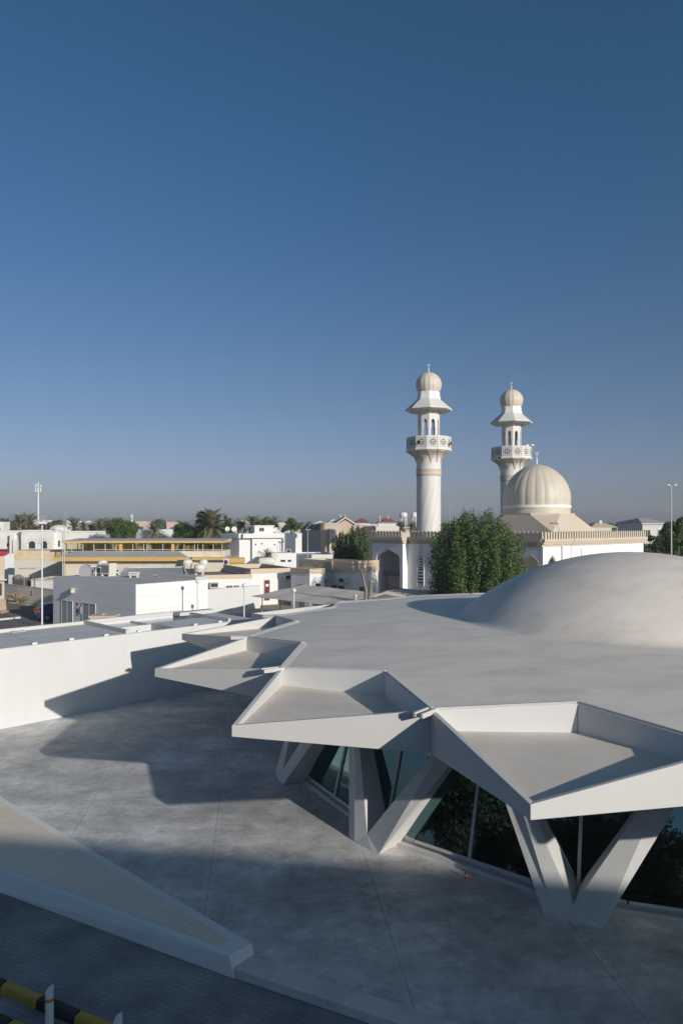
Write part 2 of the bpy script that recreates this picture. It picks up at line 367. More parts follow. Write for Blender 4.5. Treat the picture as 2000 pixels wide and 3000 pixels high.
# raised studs of the tactile strip
tk = MB()
A, B = Vector((-4.2, 14.75)), Vector((9.0, 8.3)); d = (B-A).normalized(); nn = Vector((-d.y, d.x)); L = (B-A).length
k = 0; s = 0.0
while s < L:
    for j in range(7):
        p = A+d*(s+(0.03 if j % 2 else 0))+nn*(j*.062)
        tk.add([(p.x+.014*math.cos(t*PI/3), p.y+.014*math.sin(t*PI/3), .0005) for t in range(6)]+[(p.x+.008*math.cos(t*PI/3), p.y+.008*math.sin(t*PI/3), .007) for t in range(6)],
               [(6, 7, 8, 9, 10, 11)]+[(t, (t+1) % 6, (t+1) % 6+6, t+6) for t in range(6)])
    s += .062
tag(tk.build('tactile_studs', 'tactile'), 'rows of small raised studs in a warning strip along the terrace edge', 'tactile paving', kind='stuff')

# ------------------------------------------------------------------ the star-roofed pavilion
C = (10.888, 25.993); A0 = -117.54
def pol(R, a, z): return (C[0]+R*math.cos(R_(a)), C[1]+R*math.sin(R_(a)), z)
def ang(k): return A0-22.5*k
RT, HT, HTB, RV, HV, HVB, RI, HI, HF = 17.277, 3.707, 3.463, 14.372, 4.054, 3.137, 12.765, 4.225, 3.62
pav = thing('star_roof_pavilion', 'round white pavilion with a star shaped folded roof, low grey dome and V columns', 'pavilion', (C[0], C[1], 0))
def roofz(R):
    lin = HI+(RI-R)*.050
    if R > RI: lin = HI+(RI-R)*.107
    if R < 9: dm = HC-1-(9.6-math.sqrt(max(9.6**2-R*R, 0.01)))
    else: dm = -10
    h = max(.16-abs(lin-dm), 0)/.16
    return max(lin, dm)+h*h*.16*.25
NS = 12                                                   # subdivisions of each valley-inner edge pair
bound = []
for k in range(16):
    for (ra, aa, za), (rb, ab, zb) in (((RI, ang(k), HI), (RV, ang(k+.5), HV)), ((RV, ang(k+.5), HV), (RI, ang(k+1), HI))):
        pa, pb = Vector(pol(ra, aa, za)), Vector(pol(rb, ab, zb))
        for j in range(NS): bound.append(pa.lerp(pb, j/NS))
NB = len(bound)
rm = MB(); rings = []
rad = [x for x in np.concatenate([np.linspace(.05, 5.2, 22), np.linspace(5.4, 7.6, 18), np.linspace(8, 11.6, 10)])]
for R in rad:
    ring = []
    for b_ in bound:
        t = math.atan2(b_.y-C[1], b_.x-C[0]); ring.append((C[0]+R*math.cos(t), C[1]+R*math.sin(t), roofz(R)))
    rings.append(ring)
rings.append([tuple(b_) for b_ in bound])
vs = [p for r in rings for p in r]; fs = []
for i in range(len(rings)-1):
    for k in range(NB):
        k2 = (k+1) % NB; fs.append((i*NB+k, (i+1)*NB+k, (i+1)*NB+k2, i*NB+k2))
fs.append(tuple(range(NB-1, -1, -1)))
# winding: angles run clockwise, so faces above already point up when listed this way
rm.add(vs, [tuple(reversed(f)) for f in fs], 0, True)
roof = rm.build('roof', 'roof_coat', pav)
me_ = roof.data; me_.flip_normals() if me_.polygons[10].normal.z < 0 else None
# upstand strip following the roof edge
re_ = MB()
for k in range(16):
    for (a, b) in ((pol(RI, ang(k), HI), pol(RV, ang(k+.5), HV)), (pol(RV, ang(k+.5), HV), pol(RI, ang(k+1), HI))):
        A = Vector(a); B = Vector(b); d = (B-A); d.z = 0; d.normalize(); nn = Vector((d.y, -d.x, 0))
        c0 = Vector((C[0], C[1], 0))
        if nn.dot(c0-A) < 0: nn = -nn
        A2 = A+d*.02; B2 = B-d*.02; w0, w1 = .02, .20
        top = Vector((0, 0, .055))
        q = [A2+nn*w0, B2+nn*w0, B2+nn*w1, A2+nn*w1]
        lo = [p-Vector((0, 0, .10)) for p in q]; hi = [q[0]+top, q[1]+top, q[2]+top*.3, q[3]+top*.3]
        if (q[1]-q[0]).cross(q[2]-q[1]).z < 0: lo.reverse(); hi.reverse()
        re_.hexa(lo, hi)
re_.build('roof_edge', 'white_fascia', pav)
def shrink(T, V1, I, V2, off):
    """kite inset by off along its two outer edges T-V1, T-V2"""
    T, V1, I, V2 = [Vector(p[:2]) for p in (T, V1, I, V2)]
    cen = (T+V1+I+V2)/4
    def ln(a, b):
        d = (b-a).normalized(); nn = Vector((-d.y, d.x))
        if nn.dot(cen-a) < 0: nn = -nn
        return a+nn*off, d
    def inter(p, d, q, e):
        den = d.x*e.y-d.y*e.x; t = ((q.x-p.x)*e.y-(q.y-p.y)*e.x)/den; return p+d*t
    l1 = ln(T, V1); l2 = ln(T, V2); e1 = (V1, (I-V1).normalized()); e2 = (V2, (I-V2).normalized())
    return inter(*l1, *l2), inter(*l1, *e1), I, inter(*l2, *e2)
for k in range(16):
    T, V1, I, V2 = pol(RT, ang(k), 0), pol(RV, ang(k+.5), 0), pol(RI, ang(k), 0), pol(RV, ang(k-.5), 0)
    t2, v12, i2, v22 = shrink(T, V1, I, V2, .11)
    P3 = lambda p, z: (p[0], p[1], z)
    # rim walls with the soffit: white
    m = MB()
    for (Va, va) in ((V1, v12), (V2, v22)):
        b = [P3(T, HTB), P3(Va, HVB), P3(va, HVB), P3(t2, HTB)]; t = [P3(T, HT), P3(Va, HV), P3(va, HV-.003), P3(t2, HT-.003)]
        if Vector(b[1]).xy.__sub__(Vector(b[0]).xy).cross(Vector(b[2]).xy-Vector(b[1]).xy) < 0: b.reverse(); t.reverse()
        m.hexa(b, t)
    sof = [P3(t2, HTB+.004), P3(v12, HVB+.004), P3(i2, 3.02), P3(v22, HVB+.004)]
    m.add(sof, [(0, 1, 3), (1, 2, 3)])
    pt = m.build('star_point', 'white_fascia', pav)
    f = MB()
    f.add([P3(t2, HF+.012), P3(v12, HF), P3(i2, HF), P3(v22, HF)], [(0, 3, 2, 1)])
    f.add([P3(t2, HF-.06), P3(v12, HF-.06), P3(i2, HF-.06), P3(v22, HF-.06)], [(0, 1, 2, 3)])
    f.build('tray_floor', 'tray_screed', pt)
    q = MB()
    for (va, zz) in ((V1, 1), (V2, 1)):
        A = Vector(P3(va, 0)); B = Vector(P3(I, 0)); d = (B-A).normalized(); nn = Vector((d.y, -d.x, 0))
        if nn.dot(Vector((C[0], C[1], 0))-A) < 0: nn = -nn
        off = nn*.02; off2 = nn*.10
        bq = [A, B, B+off2, A+off2]; zs = [HV, HI, HI, HV]
        lo = [Vector((p.x, p.y, 3.05)) for p in bq]; hi = [Vector((p.x, p.y, zs[i]+.012)) for i, p in enumerate(bq)]
        if (bq[1]-bq[0]).cross(bq[2]-bq[1]).z < 0: lo.reverse(); hi.reverse()
        q.hexa(lo, hi)
    q.build('inner_parapet', 'white_paint', pt)
# spouts at the valleys
for k in range(16):
    a = ang(k+.5); dr = Vector((math.cos(R_(a)), math.sin(R_(a)), 0)); tn = Vector((-dr.y, dr.x, 0))
    m = MB(); c0 = Vector((C[0], C[1], 0))
    for s_ in (-1, 1):
        o0 = tn*(s_*.055); o1 = tn*(s_*.125)
        q = [c0+dr*14.15+o0, c0+dr*14.86+o0, c0+dr*14.86+o1, c0+dr*14.15+o1]
        if (q[1]-q[0]).cross(q[2]-q[1]).z < 0: q.reverse()
        m.hexa([p+Vector((0, 0, 4.0)) for p in q], [p+Vector((0, 0, 4.105)) for p in q])
    q = [c0+dr*14.15-tn*.055, c0+dr*14.84-tn*.055, c0+dr*14.84+tn*.055, c0+dr*14.15+tn*.055]
    m.hexa([p+Vector((0, 0, 4.003)) for p in q], [p+Vector((0, 0, 4.03)) for p in q])
    m.build('gutter_spout', 'white_fascia', pav)
# V columns
ZT = 3.22
for k in range(16):
    a = ang(k); m = MB()
    def q(R, da, z): return pol(R, a+da, z)
    dB, dK, dep = 2.4, 1.4, .62
    fr = [q(13.5, -dB, 0), q(13.52, -dK, 0), q(13.52, dK, 0), q(13.5, dB, 0), q(12.15, 11.4, ZT), q(12.30, 8.7, ZT), q(13.36, 0, .27), q(12.30, -8.7, ZT), q(12.15, -11.4, ZT)]
    bk = [q(12.72, -dB*.95, 0), q(12.72, -dK, 0), q(12.72, dK, 0), q(12.72, dB*.95, 0), q(11.62, 11.3, ZT), q(11.75, 9.0, ZT), q(12.62, 0, .33), q(11.75, -9.0, ZT), q(11.62, -11.3, ZT)]
    vs = fr+bk
    fs = [(1, 2, 6), (2, 3, 4, 5, 6), (0, 1, 6, 7, 8)]
    fs += [(10+0, 15, 11), (11, 15, 14, 13, 12), (9, 17, 16, 15, 10)]
    out = [0, 1, 2, 3, 4, 5, 6, 7, 8]
    for i in range(9):
        j = (i+1) % 9; fs.append((out[i], out[i]+9, out[j]+9, out[j]))
    m.add(vs, fs)
    m.build('v_column', 'column_paint', pav)
# glazing: leaning flat panes, one inside each V and one between neighbouring Vs, a mullion in the middle of each
GB, GT, zb, zt = 12.72, 11.92, .20, 3.20
for n_ in range(32):
    ac = ang(n_/2); hw = 4.4 if n_ % 2 == 0 else 6.85
    a1, a2 = ac+hw, ac-hw
    b1, b2, t1, t2 = [Vector(p) for p in (pol(GB, a1, zb), pol(GB, a2, zb), pol(GT, a1, zt), pol(GT, a2, zt))]
    bm, tm = (b1+b2)/2, (t1+t2)/2
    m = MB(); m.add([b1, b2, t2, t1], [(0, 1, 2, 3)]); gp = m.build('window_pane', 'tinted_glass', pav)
    f = MB()
    out = Vector((math.cos(R_(ac)), math.sin(R_(ac)), .0)); up = (tm-bm).normalized(); sd = (b2-b1).normalized(); no = sd.cross(up).normalized()
    if no.dot(out) < 0: no = -no
    def bar(pa, pb, wv, w, d0, d1):
        q = [pa-wv*w+no*d0, pa+wv*w+no*d0, pa+wv*w+no*d1, pa-wv*w+no*d1]; r_ = [x+(pb-pa) for x in q]
        f.hexa(q, r_)
    bar(bm, tm, sd, .035, -.05, .05)
    bar(b1+up*.03+sd*.02, bm+up*.03-sd*.037, up, .03, -.045, .045); bar(bm+up*.03+sd*.037, b2+up*.03-sd*.02, up, .03, -.045, .045)
    f.build('window_frame', 'frame_grey', gp)
m = MB()
for k in range(16):
    for (R0, R1, z0, z1) in ((12.40, 12.98, 0.001, .10), (12.45, 12.80, .10, .215)):
        p = [pol(R0, ang(k), 0), pol(R1, ang(k), 0), pol(R1, ang(k+1), 0), pol(R0, ang(k+1), 0)]
        if (Vector(p[1])-Vector(p[0])).cross(Vector(p[2])-Vector(p[1])).z < 0: p.reverse()
        m.hexa([(x[0], x[1], z0) for x in p], [(x[0], x[1], z1) for x in p])
m.build('window_sill', 'column_paint', pav)
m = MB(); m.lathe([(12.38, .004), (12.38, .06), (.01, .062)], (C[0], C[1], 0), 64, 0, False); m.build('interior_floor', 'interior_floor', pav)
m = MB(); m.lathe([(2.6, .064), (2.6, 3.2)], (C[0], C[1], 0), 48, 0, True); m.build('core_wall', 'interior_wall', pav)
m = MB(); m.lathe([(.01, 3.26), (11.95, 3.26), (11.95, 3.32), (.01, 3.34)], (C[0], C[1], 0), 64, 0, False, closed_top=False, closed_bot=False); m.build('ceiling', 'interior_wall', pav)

# drinks can by the sill
c = thing('drinks_can', 'small red and white drinks can standing on the terrace by the window sill', 'can', (U(1364, 15.75), 15.75, 0))
x, y = c.location.x, c.location.y
m = MB(); m.lathe([(.030, .0), (.034, .012), (.034, .05)], (x, y, 0), 16); m.lathe([(.034, .0500), (.034, .12), (.028, .135)], (x, y, 0), 16, 0); m.lathe([(.0345, .055), (.0345, .075)], (x, y, 0), 16, 1, closed_top=False, closed_bot=False)
m.build('can_body', ['can_red', 'sign_white'], c)

# ------------------------------------------------------------------ planter bench
pb = thing('planter_bench', 'low white wedge shaped bench with beige striped top beside the terrace', 'bench', (-5, 15.5, -.17))
top = [(-1.68, 12.98), (-9.85, 20.03), (-13.2, 22.9), (-14.0, 18.95), (-7.71, 15.69), (-2.036, 12.59)]
top = [top[5], top[0], top[1], top[2], top[3], top[4]]
bot = [(-1.94, 12.50), (-1.57, 12.92), (-9.78, 20.11), (-13.2, 23.0), (-14.05, 18.80), (-7.75, 15.52)]
m = MB(); n6 = 6
vs = [(x, y, -.168) for x, y in bot]+[(x, y, .20) for x, y in top]
m.add(vs, [tuple(range(5, -1, -1)), tuple(range(6, 12))]+[(i, (i+1) % 6, (i+1) % 6+6, i+6) for i in range(6)])
m.build('bench_body', 'bench_white', pb)
def lerp2(a, b, t): return (a[0]+(b[0]-a[0])*t, a[1]+(b[1]-a[1])*t)
pa, pb2 = (U(673, 13.07), 13.07), (U(639, 12.90), 12.90)           # tip end of the panel
bk = (U(0, 19.6), 19.6); fk = (U(0, 15.9), 15.9)
def ext(a, b, t): return lerp2(a, b, t)
m = MB()
pe, fe = ext(pa, bk, 1.3), ext(pb2, fk, 1.45)
m.add([(pa[0], pa[1], .206), (pe[0], pe[1], .206), (fe[0], fe[1], .206), (pb2[0], pb2[1], .206)], [(0, 1, 2, 3)])
pn = m.build('bench_top', 'bench_panel', pb)
m = MB()
crop8 = [((998, 683), (893, 738)), ((860, 600), (715, 675)), ((727, 522), (540, 608)), ((605, 450), (370, 548)), ((492, 378), (205, 495)), ((395, 318), (55, 440)), ((295, 258), (-100, 392)), ((205, 200), (-250, 345)), ((120, 150), (-400, 300)), ((40, 95), (-560, 250))]
for (a, b) in crop8:
    pts = []
    for (cx, cy) in (a, b):
        u, v = cx*.574, 2300+cy*.574; Y = FPX*7.79/(v-VH); pts.append(Vector((U(u, Y), Y, .210)))
    d = (pts[1]-pts[0]).normalized(); nn = Vector((-d.y, d.x, 0))*.028; m = MB()
    m.add([pts[0]+nn, pts[0]-nn, pts[1]-nn, pts[1]+nn], [(0, 1, 2, 3)]); m.build('seam', 'seam', pn)

# ------------------------------------------------------------------ kerb stones and bollards
def kerb_stone(p, d, L, colr, label, group, h=.17, wd=.17, z0=-.172):
    d = Vector(d).normalized(); nn = Vector((-d.y, d.x)); a = Vector(p)
    m = MB(); e = .02; g_ = .006
    q0 = [a+d*g_, a+d*(L-g_), a+d*(L-g_)+nn*wd, a+d*g_+nn*wd]
    q1 = [q0[0]+d*e+nn*.03, q0[1]-d*e+nn*.03, q0[2]-d*e-nn*.012, q0[3]+d*e-nn*.012]
    qm = [q0[i].lerp(q1[i], .15) for i in range(4)]
    V3 = lambda q, z: [(x.x, x.y, z) for x in q]
    m.hexa(V3(q0, z0), V3(qm, z0+h*.8)); m.hexa(V3(qm, z0+h*.8), V3(q1, z0+h))
    o = m.build('kerb_stone', colr, None, (a.x, a.y, z0)); return tag(o, label, 'kerb stone', group)
KD = (1.57, -.745); kl = math.hypot(*KD); kd = Vector((KD[0]/kl, KD[1]/kl))
base = Vector((-5.94, 12.08))
cols1 = ['kerb_black', 'kerb_yellow', 'kerb_black', 'kerb_yellow', 'kerb_black', 'kerb_yellow']
lab1 = ['black kerb stone at the far left end of the far kerb row', 'yellow painted kerb stone left of the nearer tall white bollard, in the far row', 'black kerb stone directly behind the taller white bollard in the far row', 'yellow kerb stone between the two white bollards in the far row', 'black kerb stone behind the second white bollard, right of the yellow one', 'last yellow kerb stone at the right end of the far row']
for i in range(6):
    p = base+kd*(.87*(i-1)); kerb_stone(p, kd, .87, cols1[i], lab1[i], 'black and yellow kerb stones')
base2 = Vector((-6.0, 11.42)); cols2 = ['kerb_black', 'kerb_yellow', 'kerb_black', 'kerb_yellow']
lab2 = ['black kerb stone of the near row in the bottom left corner', 'yellow kerb stone of the near row, left of the taller bollard foot', 'black kerb stone of the near row below the bollard', 'yellow kerb stone of the near row at its right end']
for i in range(4):
    p = base2+kd*(.87*(i-.22)); kerb_stone(p, kd, .87, cols2[i], lab2[i], 'black and yellow kerb stones')
def bollard(x, y, label):
    t = thing('bollard', label, 'bollard', (x, y, -.17), 'white bollards at the kerb'); m = MB(); r = .064; n = 24
    zt = [.66-.055+.055*math.cos(2*PI*k/n-.6)+.04 for k in range(n)]
    vs = [(x+r*math.cos(2*PI*k/n), y+r*math.sin(2*PI*k/n), -.17) for k in range(n)]+[(x+r*math.cos(2*PI*k/n), y+r*math.sin(2*PI*k/n), zt[k]) for k in range(n)]
    m.add(vs, [(k, (k+1) % n, (k+1) % n+n, k+n) for k in range(n)], 0, True); m.add(vs[n:], [tuple(range(n))])
    m.build('post', 'bollard_white', t)
    m = MB(); m.lathe([(r+.0015, .47), (r+.0015, .525)], (x, y, 0), 24, closed_top=False, closed_bot=False); m.build('reflective_band', 'orange_tape', t)
bollard(-4.62, 11.0, 'taller white bollard with orange band and slanted top by the kerb')
bollard(-3.33, 10.36, 'white bollard with only its slanted top showing at the bottom edge')

# ------------------------------------------------------------------ long low white annex
FA = Fr(-13.4, 27.2, 1, 1)
an = thing('annex_building', 'long low flat roofed white building on the left with a sunken skylight court', 'building', (-12, 31, 0))
s0, s1, D, zt = -8.0, 12.6, 4.55, 3.12
sa, sb = 5.55, 11.0                                        # skylight court
m = MB()
m.fbox(FA, s0, sa, -D, 0, -.2, zt); m.fbox(FA, sb, s1, -D, 0, -.2, zt)
m.fbox(FA, sa, sb, -.16, 0, -.2, zt); m.fbox(FA, sa, sb, -D, -D+.16, -.2, zt); m.fbox(FA, sa, sb, -D+.16, -.16, -.2, 2.35)
m.build('wall', 'annex_wall', an)
m = MB()
m.fbox(FA, s0, sa-.14, -D+.2, -.10, zt+.001, zt+.02); m.fbox(FA, sb+.14, s1, -D+.2, -.10, zt+.001, zt+.02)
m.build('roof', 'annex_roof', an)
m = MB()
m.fbox(FA, s0, sa-.14, -D, -D+.2, zt+.001, zt+.17); m.fbox(FA, sa-.14, sa+.02, -D, -.10, zt+.002, zt+.19)
m.fbox(FA, sb+.02, s1, -D, -D+.2, zt+.001, zt+.15); m.fbox(FA, sb-.02, sb+.14, -D, -.10, zt+.002, zt+.17)
m.build('parapet', 'annex_edge', an)
m = MB(); m.fbox(FA, sa+.021, sb-.021, -D, -D+.2, zt+.001, zt+.2); m.fbox(FA, s1-2.2, s1-.02, -D+.35, -D+.9, zt+.021, zt+.2)
m.fbox(FA, s0, s1, -.10, .004, zt+.001, zt+.035)
m.build('coping', 'white_fascia', an)
m = MB(); m.fbox(FA, sa+.02, sb-.02, -D+.201, -2.6, 2.96, 3.0); m.build('skylight', 'sky_glass', an)
m = MB(); m.fbox(FA, sa+.02, sb-.02, -2.6, -2.45, 2.36, zt-.05); m.fbox(FA, 7.9, 8.02, -D+.21, -2.601, 3.001, zt-.05)
m.build('skylight_beam', 'white_paint', an)
m = MB(); m.fbox(FA, 8.0, sb-.021, -2.45, -.161, 2.36, zt-.002); m.build('court_wall', 'white_fascia', an)
m = MB(); m.fbox(FA, 8.1, sb-.03, -2.4, -.17, zt-.001, zt+.02); m.build('court_roof', 'annex_roof', an)
for u in (105, 213, 315, 411, 576, 648):
    s = FA.s_of(u)
    m = MB(); m.fbox(FA, s-.10, s+.10, -.17, -.07, zt+.036, zt+.115); m.build('roof_light', 'metal_white', an)
s = FA.s_of(165); m = MB(); m.fbox(FA, s-.3, s+.3, -D+.21, -D+.55, zt+.021, zt+.045); m.build('roof_drain', 'annex_edge', an)
m = MB()
for s in (-6.5, -2.2, 1.6): m.fbox(FA, s, s+.03, -D+.21, -.11, zt+.0205, zt+.026)
m.fbox(FA, s0, sa-.2, -D*.55, -D*.55+.025, zt+.0202, zt+.025)
m.build('roof_joint', 'metal_grey', an)

# ------------------------------------------------------------------ foliage makers
def leaf_cloud(lobes, count, size, seed=1, up=.35, shell=.55):
    """many small leaf faces through the volume of overlapping ellipsoids; returns verts, faces, material index"""
    rs = np.random.RandomState(seed)
    vol = np.array([l[3]*l[4]*l[5] for l in lobes])**(2/3.); pr = vol/vol.sum()
    idx = rs.choice(len(lobes), count, p=pr); Lb = np.array(lobes)[idx]
    d = rs.normal(size=(count, 3)); d /= np.linalg.norm(d, axis=1)[:, None]
    r = 1-(1-rs.rand(count)**1.4)*shell
    r = r*(1+.06*rs.normal(size=count))
    # clumps: quantise some leaves towards twig ends
    c = Lb[:, :3]+d*Lb[:, 3:6]*r[:, None]
    nrm = d*.7+rs.normal(size=(count, 3))*.55; nrm[:, 2] += up; nrm /= np.linalg.norm(nrm, axis=1)[:, None]
    a = np.cross(nrm, rs.normal(size=(count, 3))); a /= np.linalg.norm(a, axis=1)[:, None]; b = np.cross(nrm, a)
    sz = size*(.6+.8*rs.rand(count))[:, None]
    v = np.stack([c-a*sz*.5, c+b*sz*.32, c+a*sz*.6, c-b*sz*.32], 1).reshape(-1, 3)
    return v, rs.choice(3, count, p=[.5, .3, .2])
def crown(name, lobes, count, size, parent=None, loc=None, seed=1, mats=('leaf_a', 'leaf_b', 'leaf_c'), **kw):
    v, mi = leaf_cloud(lobes, count, size, seed, **kw); n = len(mi)
    me = bpy.data.meshes.new(name)
    po = np.array(ORG[parent.name] if parent else (loc or (0, 0, 0)))
    v = v-po
    me.vertices.add(4*n); me.vertices.foreach_set('co', v.astype(np.float32).ravel())
    me.loops.add(4*n); me.loops.foreach_set('vertex_index', np.arange(4*n, dtype=np.int32))
    me.polygons.add(n); me.polygons.foreach_set('loop_start', np.arange(0, 4*n, 4, dtype=np.int32))
    for k in mats: me.materials.append(M[k])
    me.polygons.foreach_set('material_index', mi.astype(np.int32)); me.update(); me.validate()
    o = bpy.data.objects.new(name, me); COL.objects.link(o)
    if parent: o.parent = parent
    return o
def trunk_mb(base, h, r, limbs, seed=1, spread=.5):
    rnd = random.Random(seed); m = MB(); b = Vector(base)
    fork = b+Vector((rnd.uniform(-.05, .05)*h, rnd.uniform(-.05, .05)*h, h*.45))
    m.tube([b, b.lerp(fork, .5)+Vector((.03*h, 0, 0)), fork], [r*1.25, r, r*.85], 9)
    for i in range(limbs):
        a = 2*PI*i/limbs+rnd.uniform(-.4, .4); e = fork+Vector((math.cos(a)*spread*h*.5, math.sin(a)*spread*h*.5, h*rnd.uniform(.3, .55)))
        mid = fork.lerp(e, .5)+Vector((0, 0, -.04*h)); m.tube([fork, mid, e], [r*.6, r*.4, r*.12], 6)
    return m
def plume_lobes(cx, cy, zb, zt, rx, seed, n=26):
    """a crown of many narrow upright plumes packed into a rounded outline"""
    rnd = random.Random(seed); L = []
    H = zt-zb; n = int(n*1.6)
    for i in range(n):
        f = (i+.5)/n; a = i*2.39996+rnd.uniform(-.25, .25); rr = rx*.86*f**.5
        x = cx+rr*math.cos(a); y = cy+rr*math.sin(a)
        top = zt-H*.36*(rr/rx)**3-rnd.uniform(0, .15)*H
        z = top; pw = rx*rnd.uniform(.12, .17); first_ = True
        while z > zb+.06*H:
            hz = H*rnd.uniform(.10, .17); zc = z-hz
            k = min(1, max(0, (zc-zb)/H)); w_ = .86+.22*math.sin(PI*min(1, .12+.80*k))
            L.append((cx+(x-cx)*w_+rnd.uniform(-.05, .05)*rx, cy+(y-cy)*w_+rnd.uniform(-.05, .05)*rx, zc, pw*(.8 if first_ else 1.15), pw*(.8 if first_ else 1.15), hz)); z -= hz*rnd.uniform(1.2, 1.7); first_ = False
    return L
def blob_lobes(cx, cy, zb, zt, rx, seed, n=22):
    rnd = random.Random(seed); L = []; cz = (zb+zt)/2; hz = (zt-zb)/2
    for i in range(n):
        a = rnd.uniform(0, 2*PI); c = rnd.uniform(-.9, 1); q = math.sqrt(max(0, 1-c*c))
        f = rnd.uniform(.45, .82); r = rx*rnd.uniform(.22, .38)
        L.append((cx+rx*q*f*math.cos(a), cy+rx*q*f*math.sin(a), cz+hz*c*f, r, r, r*rnd.uniform(.7, 1)))
    L.append((cx, cy, cz, rx*.6, rx*.6, hz*.6))
    return L
def palm_meshes(parent, base, H, R, seed, dead=10, fr=34, leaf_w=.05):
    rnd = random.Random(seed); b = Vector(base)
    lean = Vector((rnd.uniform(-.04, .04)*H, rnd.uniform(-.04, .04)*H, 0)); top = b+lean+Vector((0, 0, H))
    m = MB(); n = 8; m.tube([b+lean*(i/n)**2+Vector((0, 0, H*i/n)) for i in range(n+1)], [.26*R/2.2*(1.15-.3*i/n+(.06 if i % 2 else 0)) for i in range(n+1)], 9); m.build('trunk', 'palm_trunk', parent)
    m = MB()
    for i in range(fr+dead):
        dd = i >= fr; a = i*2.39996+rnd.uniform(-.2, .2)
        el = rnd.uniform(-1.0, -.5) if dd else 1.45-1.85*(i/fr)+rnd.uniform(-.15, .15)
        L = R*(rnd.uniform(.6, .85) if dd else rnd.uniform(.85, 1.15)); hd = Vector((math.cos(a), math.sin(a), 0))
        pts = []; p = top.copy(); e = el; ns = 7
        for j in range(ns+1):
            pts.append(p.copy()); p = p+(hd*math.cos(e)+Vector((0, 0, math.sin(e))))*(L/ns); e -= (.07 if not dd else .10)+.040*j*(1 if not dd else .3)
        sd = Vector((-hd.y, hd.x, 0)); mi = 2 if dd else (0 if rnd.random() < .55 else 1)
        for j in range(ns):
            q0, q1 = pts[j], pts[j+1]; w0 = R*leaf_w*.16
            m.add([q0+sd*w0, q0-sd*w0, q1-sd*w0*.8, q1+sd*w0*.8], [(0, 1, 2, 3)], mi)
            for h_ in range(4):
                t = q0.lerp(q1, h_/4); ll = R*.24*math.sin(PI*min(.97, (j+h_/4+.6)/(ns+.6)))
                dr = (q1-q0).normalized()
                for sg in (-1, 1):
                    tip = t+(sd*sg*.7+dr*.9+Vector((0, 0, .05+rnd.uniform(-.25, .2)))).normalized()*ll
                    wv = dr*(R*leaf_w*.32); m.add([t-wv, t+wv, tip], [(0, 1, 2)], mi)
    m.build('fronds', ['frond_a', 'frond_b', 'frond_dead'], parent)
    return parent

# ------------------------------------------------------------------ large tree and hedge tree before the mosque
t = thing('large_tree', 'large dense dark green tree in front of the mosque dome', 'tree', (U(1397, 58), 58, -.2))
tx = t.location.x
trunk_mb((tx, 58, -.2), 5.0, .28, 6, 3, .8).build('trunk', 'bark', t)
crown('crown', plume_lobes(tx, 58, .4, 9.75, 4.1, 11, 40)+[(tx+dx_, 58+dy_, z_, 1.5, 1.5, 1.7) for z_ in (2, 4.2, 6.2) for dx_, dy_ in ((0, 0), (1.5, .4), (-1.5, .4), (.3, -1.6))], 125000, .14, t, seed=3)
def pt(name, label, u, Y, vt, vb, wpx, seed, cnt, size, kind='blob', group=None, n=20, mats=('leaf_a', 'leaf_b', 'leaf_c')):
    x = U(u, Y); zt_, zb_ = ZV(vt, Y), ZV(vb, Y); rx = wpx/2*Y/FPX
    t = thing(name, label, 'tree', (x, Y, -.24), group)
    trunk_mb((x, Y, -.24), max(zb_+(zt_-zb_)*.5, 1.5), .06*rx+.08, 4, seed, .5).build('trunk', 'bark', t)
    L = plume_lobes(x, Y, zb_, zt_, rx, seed, n) if kind == 'plume' else blob_lobes(x, Y, zb_, zt_, rx, seed, n)
    crown('crown', L, cnt, size, t, seed=seed, mats=mats)
    return t

# ------------------------------------------------------------------ mosque
FM = Fr(4.23, 82.0, .68, -.733)                 # shaded side, running towards the camera
LA = FM.s_of(1589)
cx_, cy_ = FM.at(LA, 0, 0)[:2]
FB = Fr(cx_, cy_, .733, .68); LB = FB.s_of(1883)          # sunlit side
mq = thing('mosque', 'white mosque hall with cream battlements and a large ribbed cream dome', 'mosque', (18, 74, -.24))
mz = 5.95                                            # wall top
def arch(s0, s1, z0, zs, zp):                          # opening outline from the floor up to a pointed arch, right to left
    c = (s0+s1)/2; w_ = (s1-s0)/2
    pts = [(s1, z0)]+[(c+w_*a, zs+(zp-zs)*b) for a, b in ((1, 0), (.97, .13), (.91, .26), (.80, .385), (.64, .50), (.32, .75), (0, 1))]
    left = [(2*c-s, z) for s, z in reversed(pts[:-1])]
    return pts+left
# porch block at the far left end
sp0, sp1 = FM.s_of(1104), FM.s_of(1193)
oa, ob = FM.s_of(1116), FM.s_of(1184)
op = arch(oa, ob, -.24, FM.z_of(1632, oa), FM.z_of(1607, (oa+ob)/2))
poly = [(sp0, -.24)]+list(reversed(op))+[(sp1, -.24), (sp1, mz), (sp0, mz)]
m = MB(); m.fprism(FM, poly, .02, .8)
m.fbox(FM, sp0, sp0+.35, -3, .019, -.24, mz); m.fbox(FM, sp1-.3, sp1, -3, .019, -.24, mz); m.fbox(FM, sp0+.36, sp1-.31, -3.2, -2.6, -.24, mz); m.fbox(FM, sp0+.36, sp1-.31, -2.59, .018, mz-.3, mz-.003)
m.build('porch', 'mosque_white', mq)
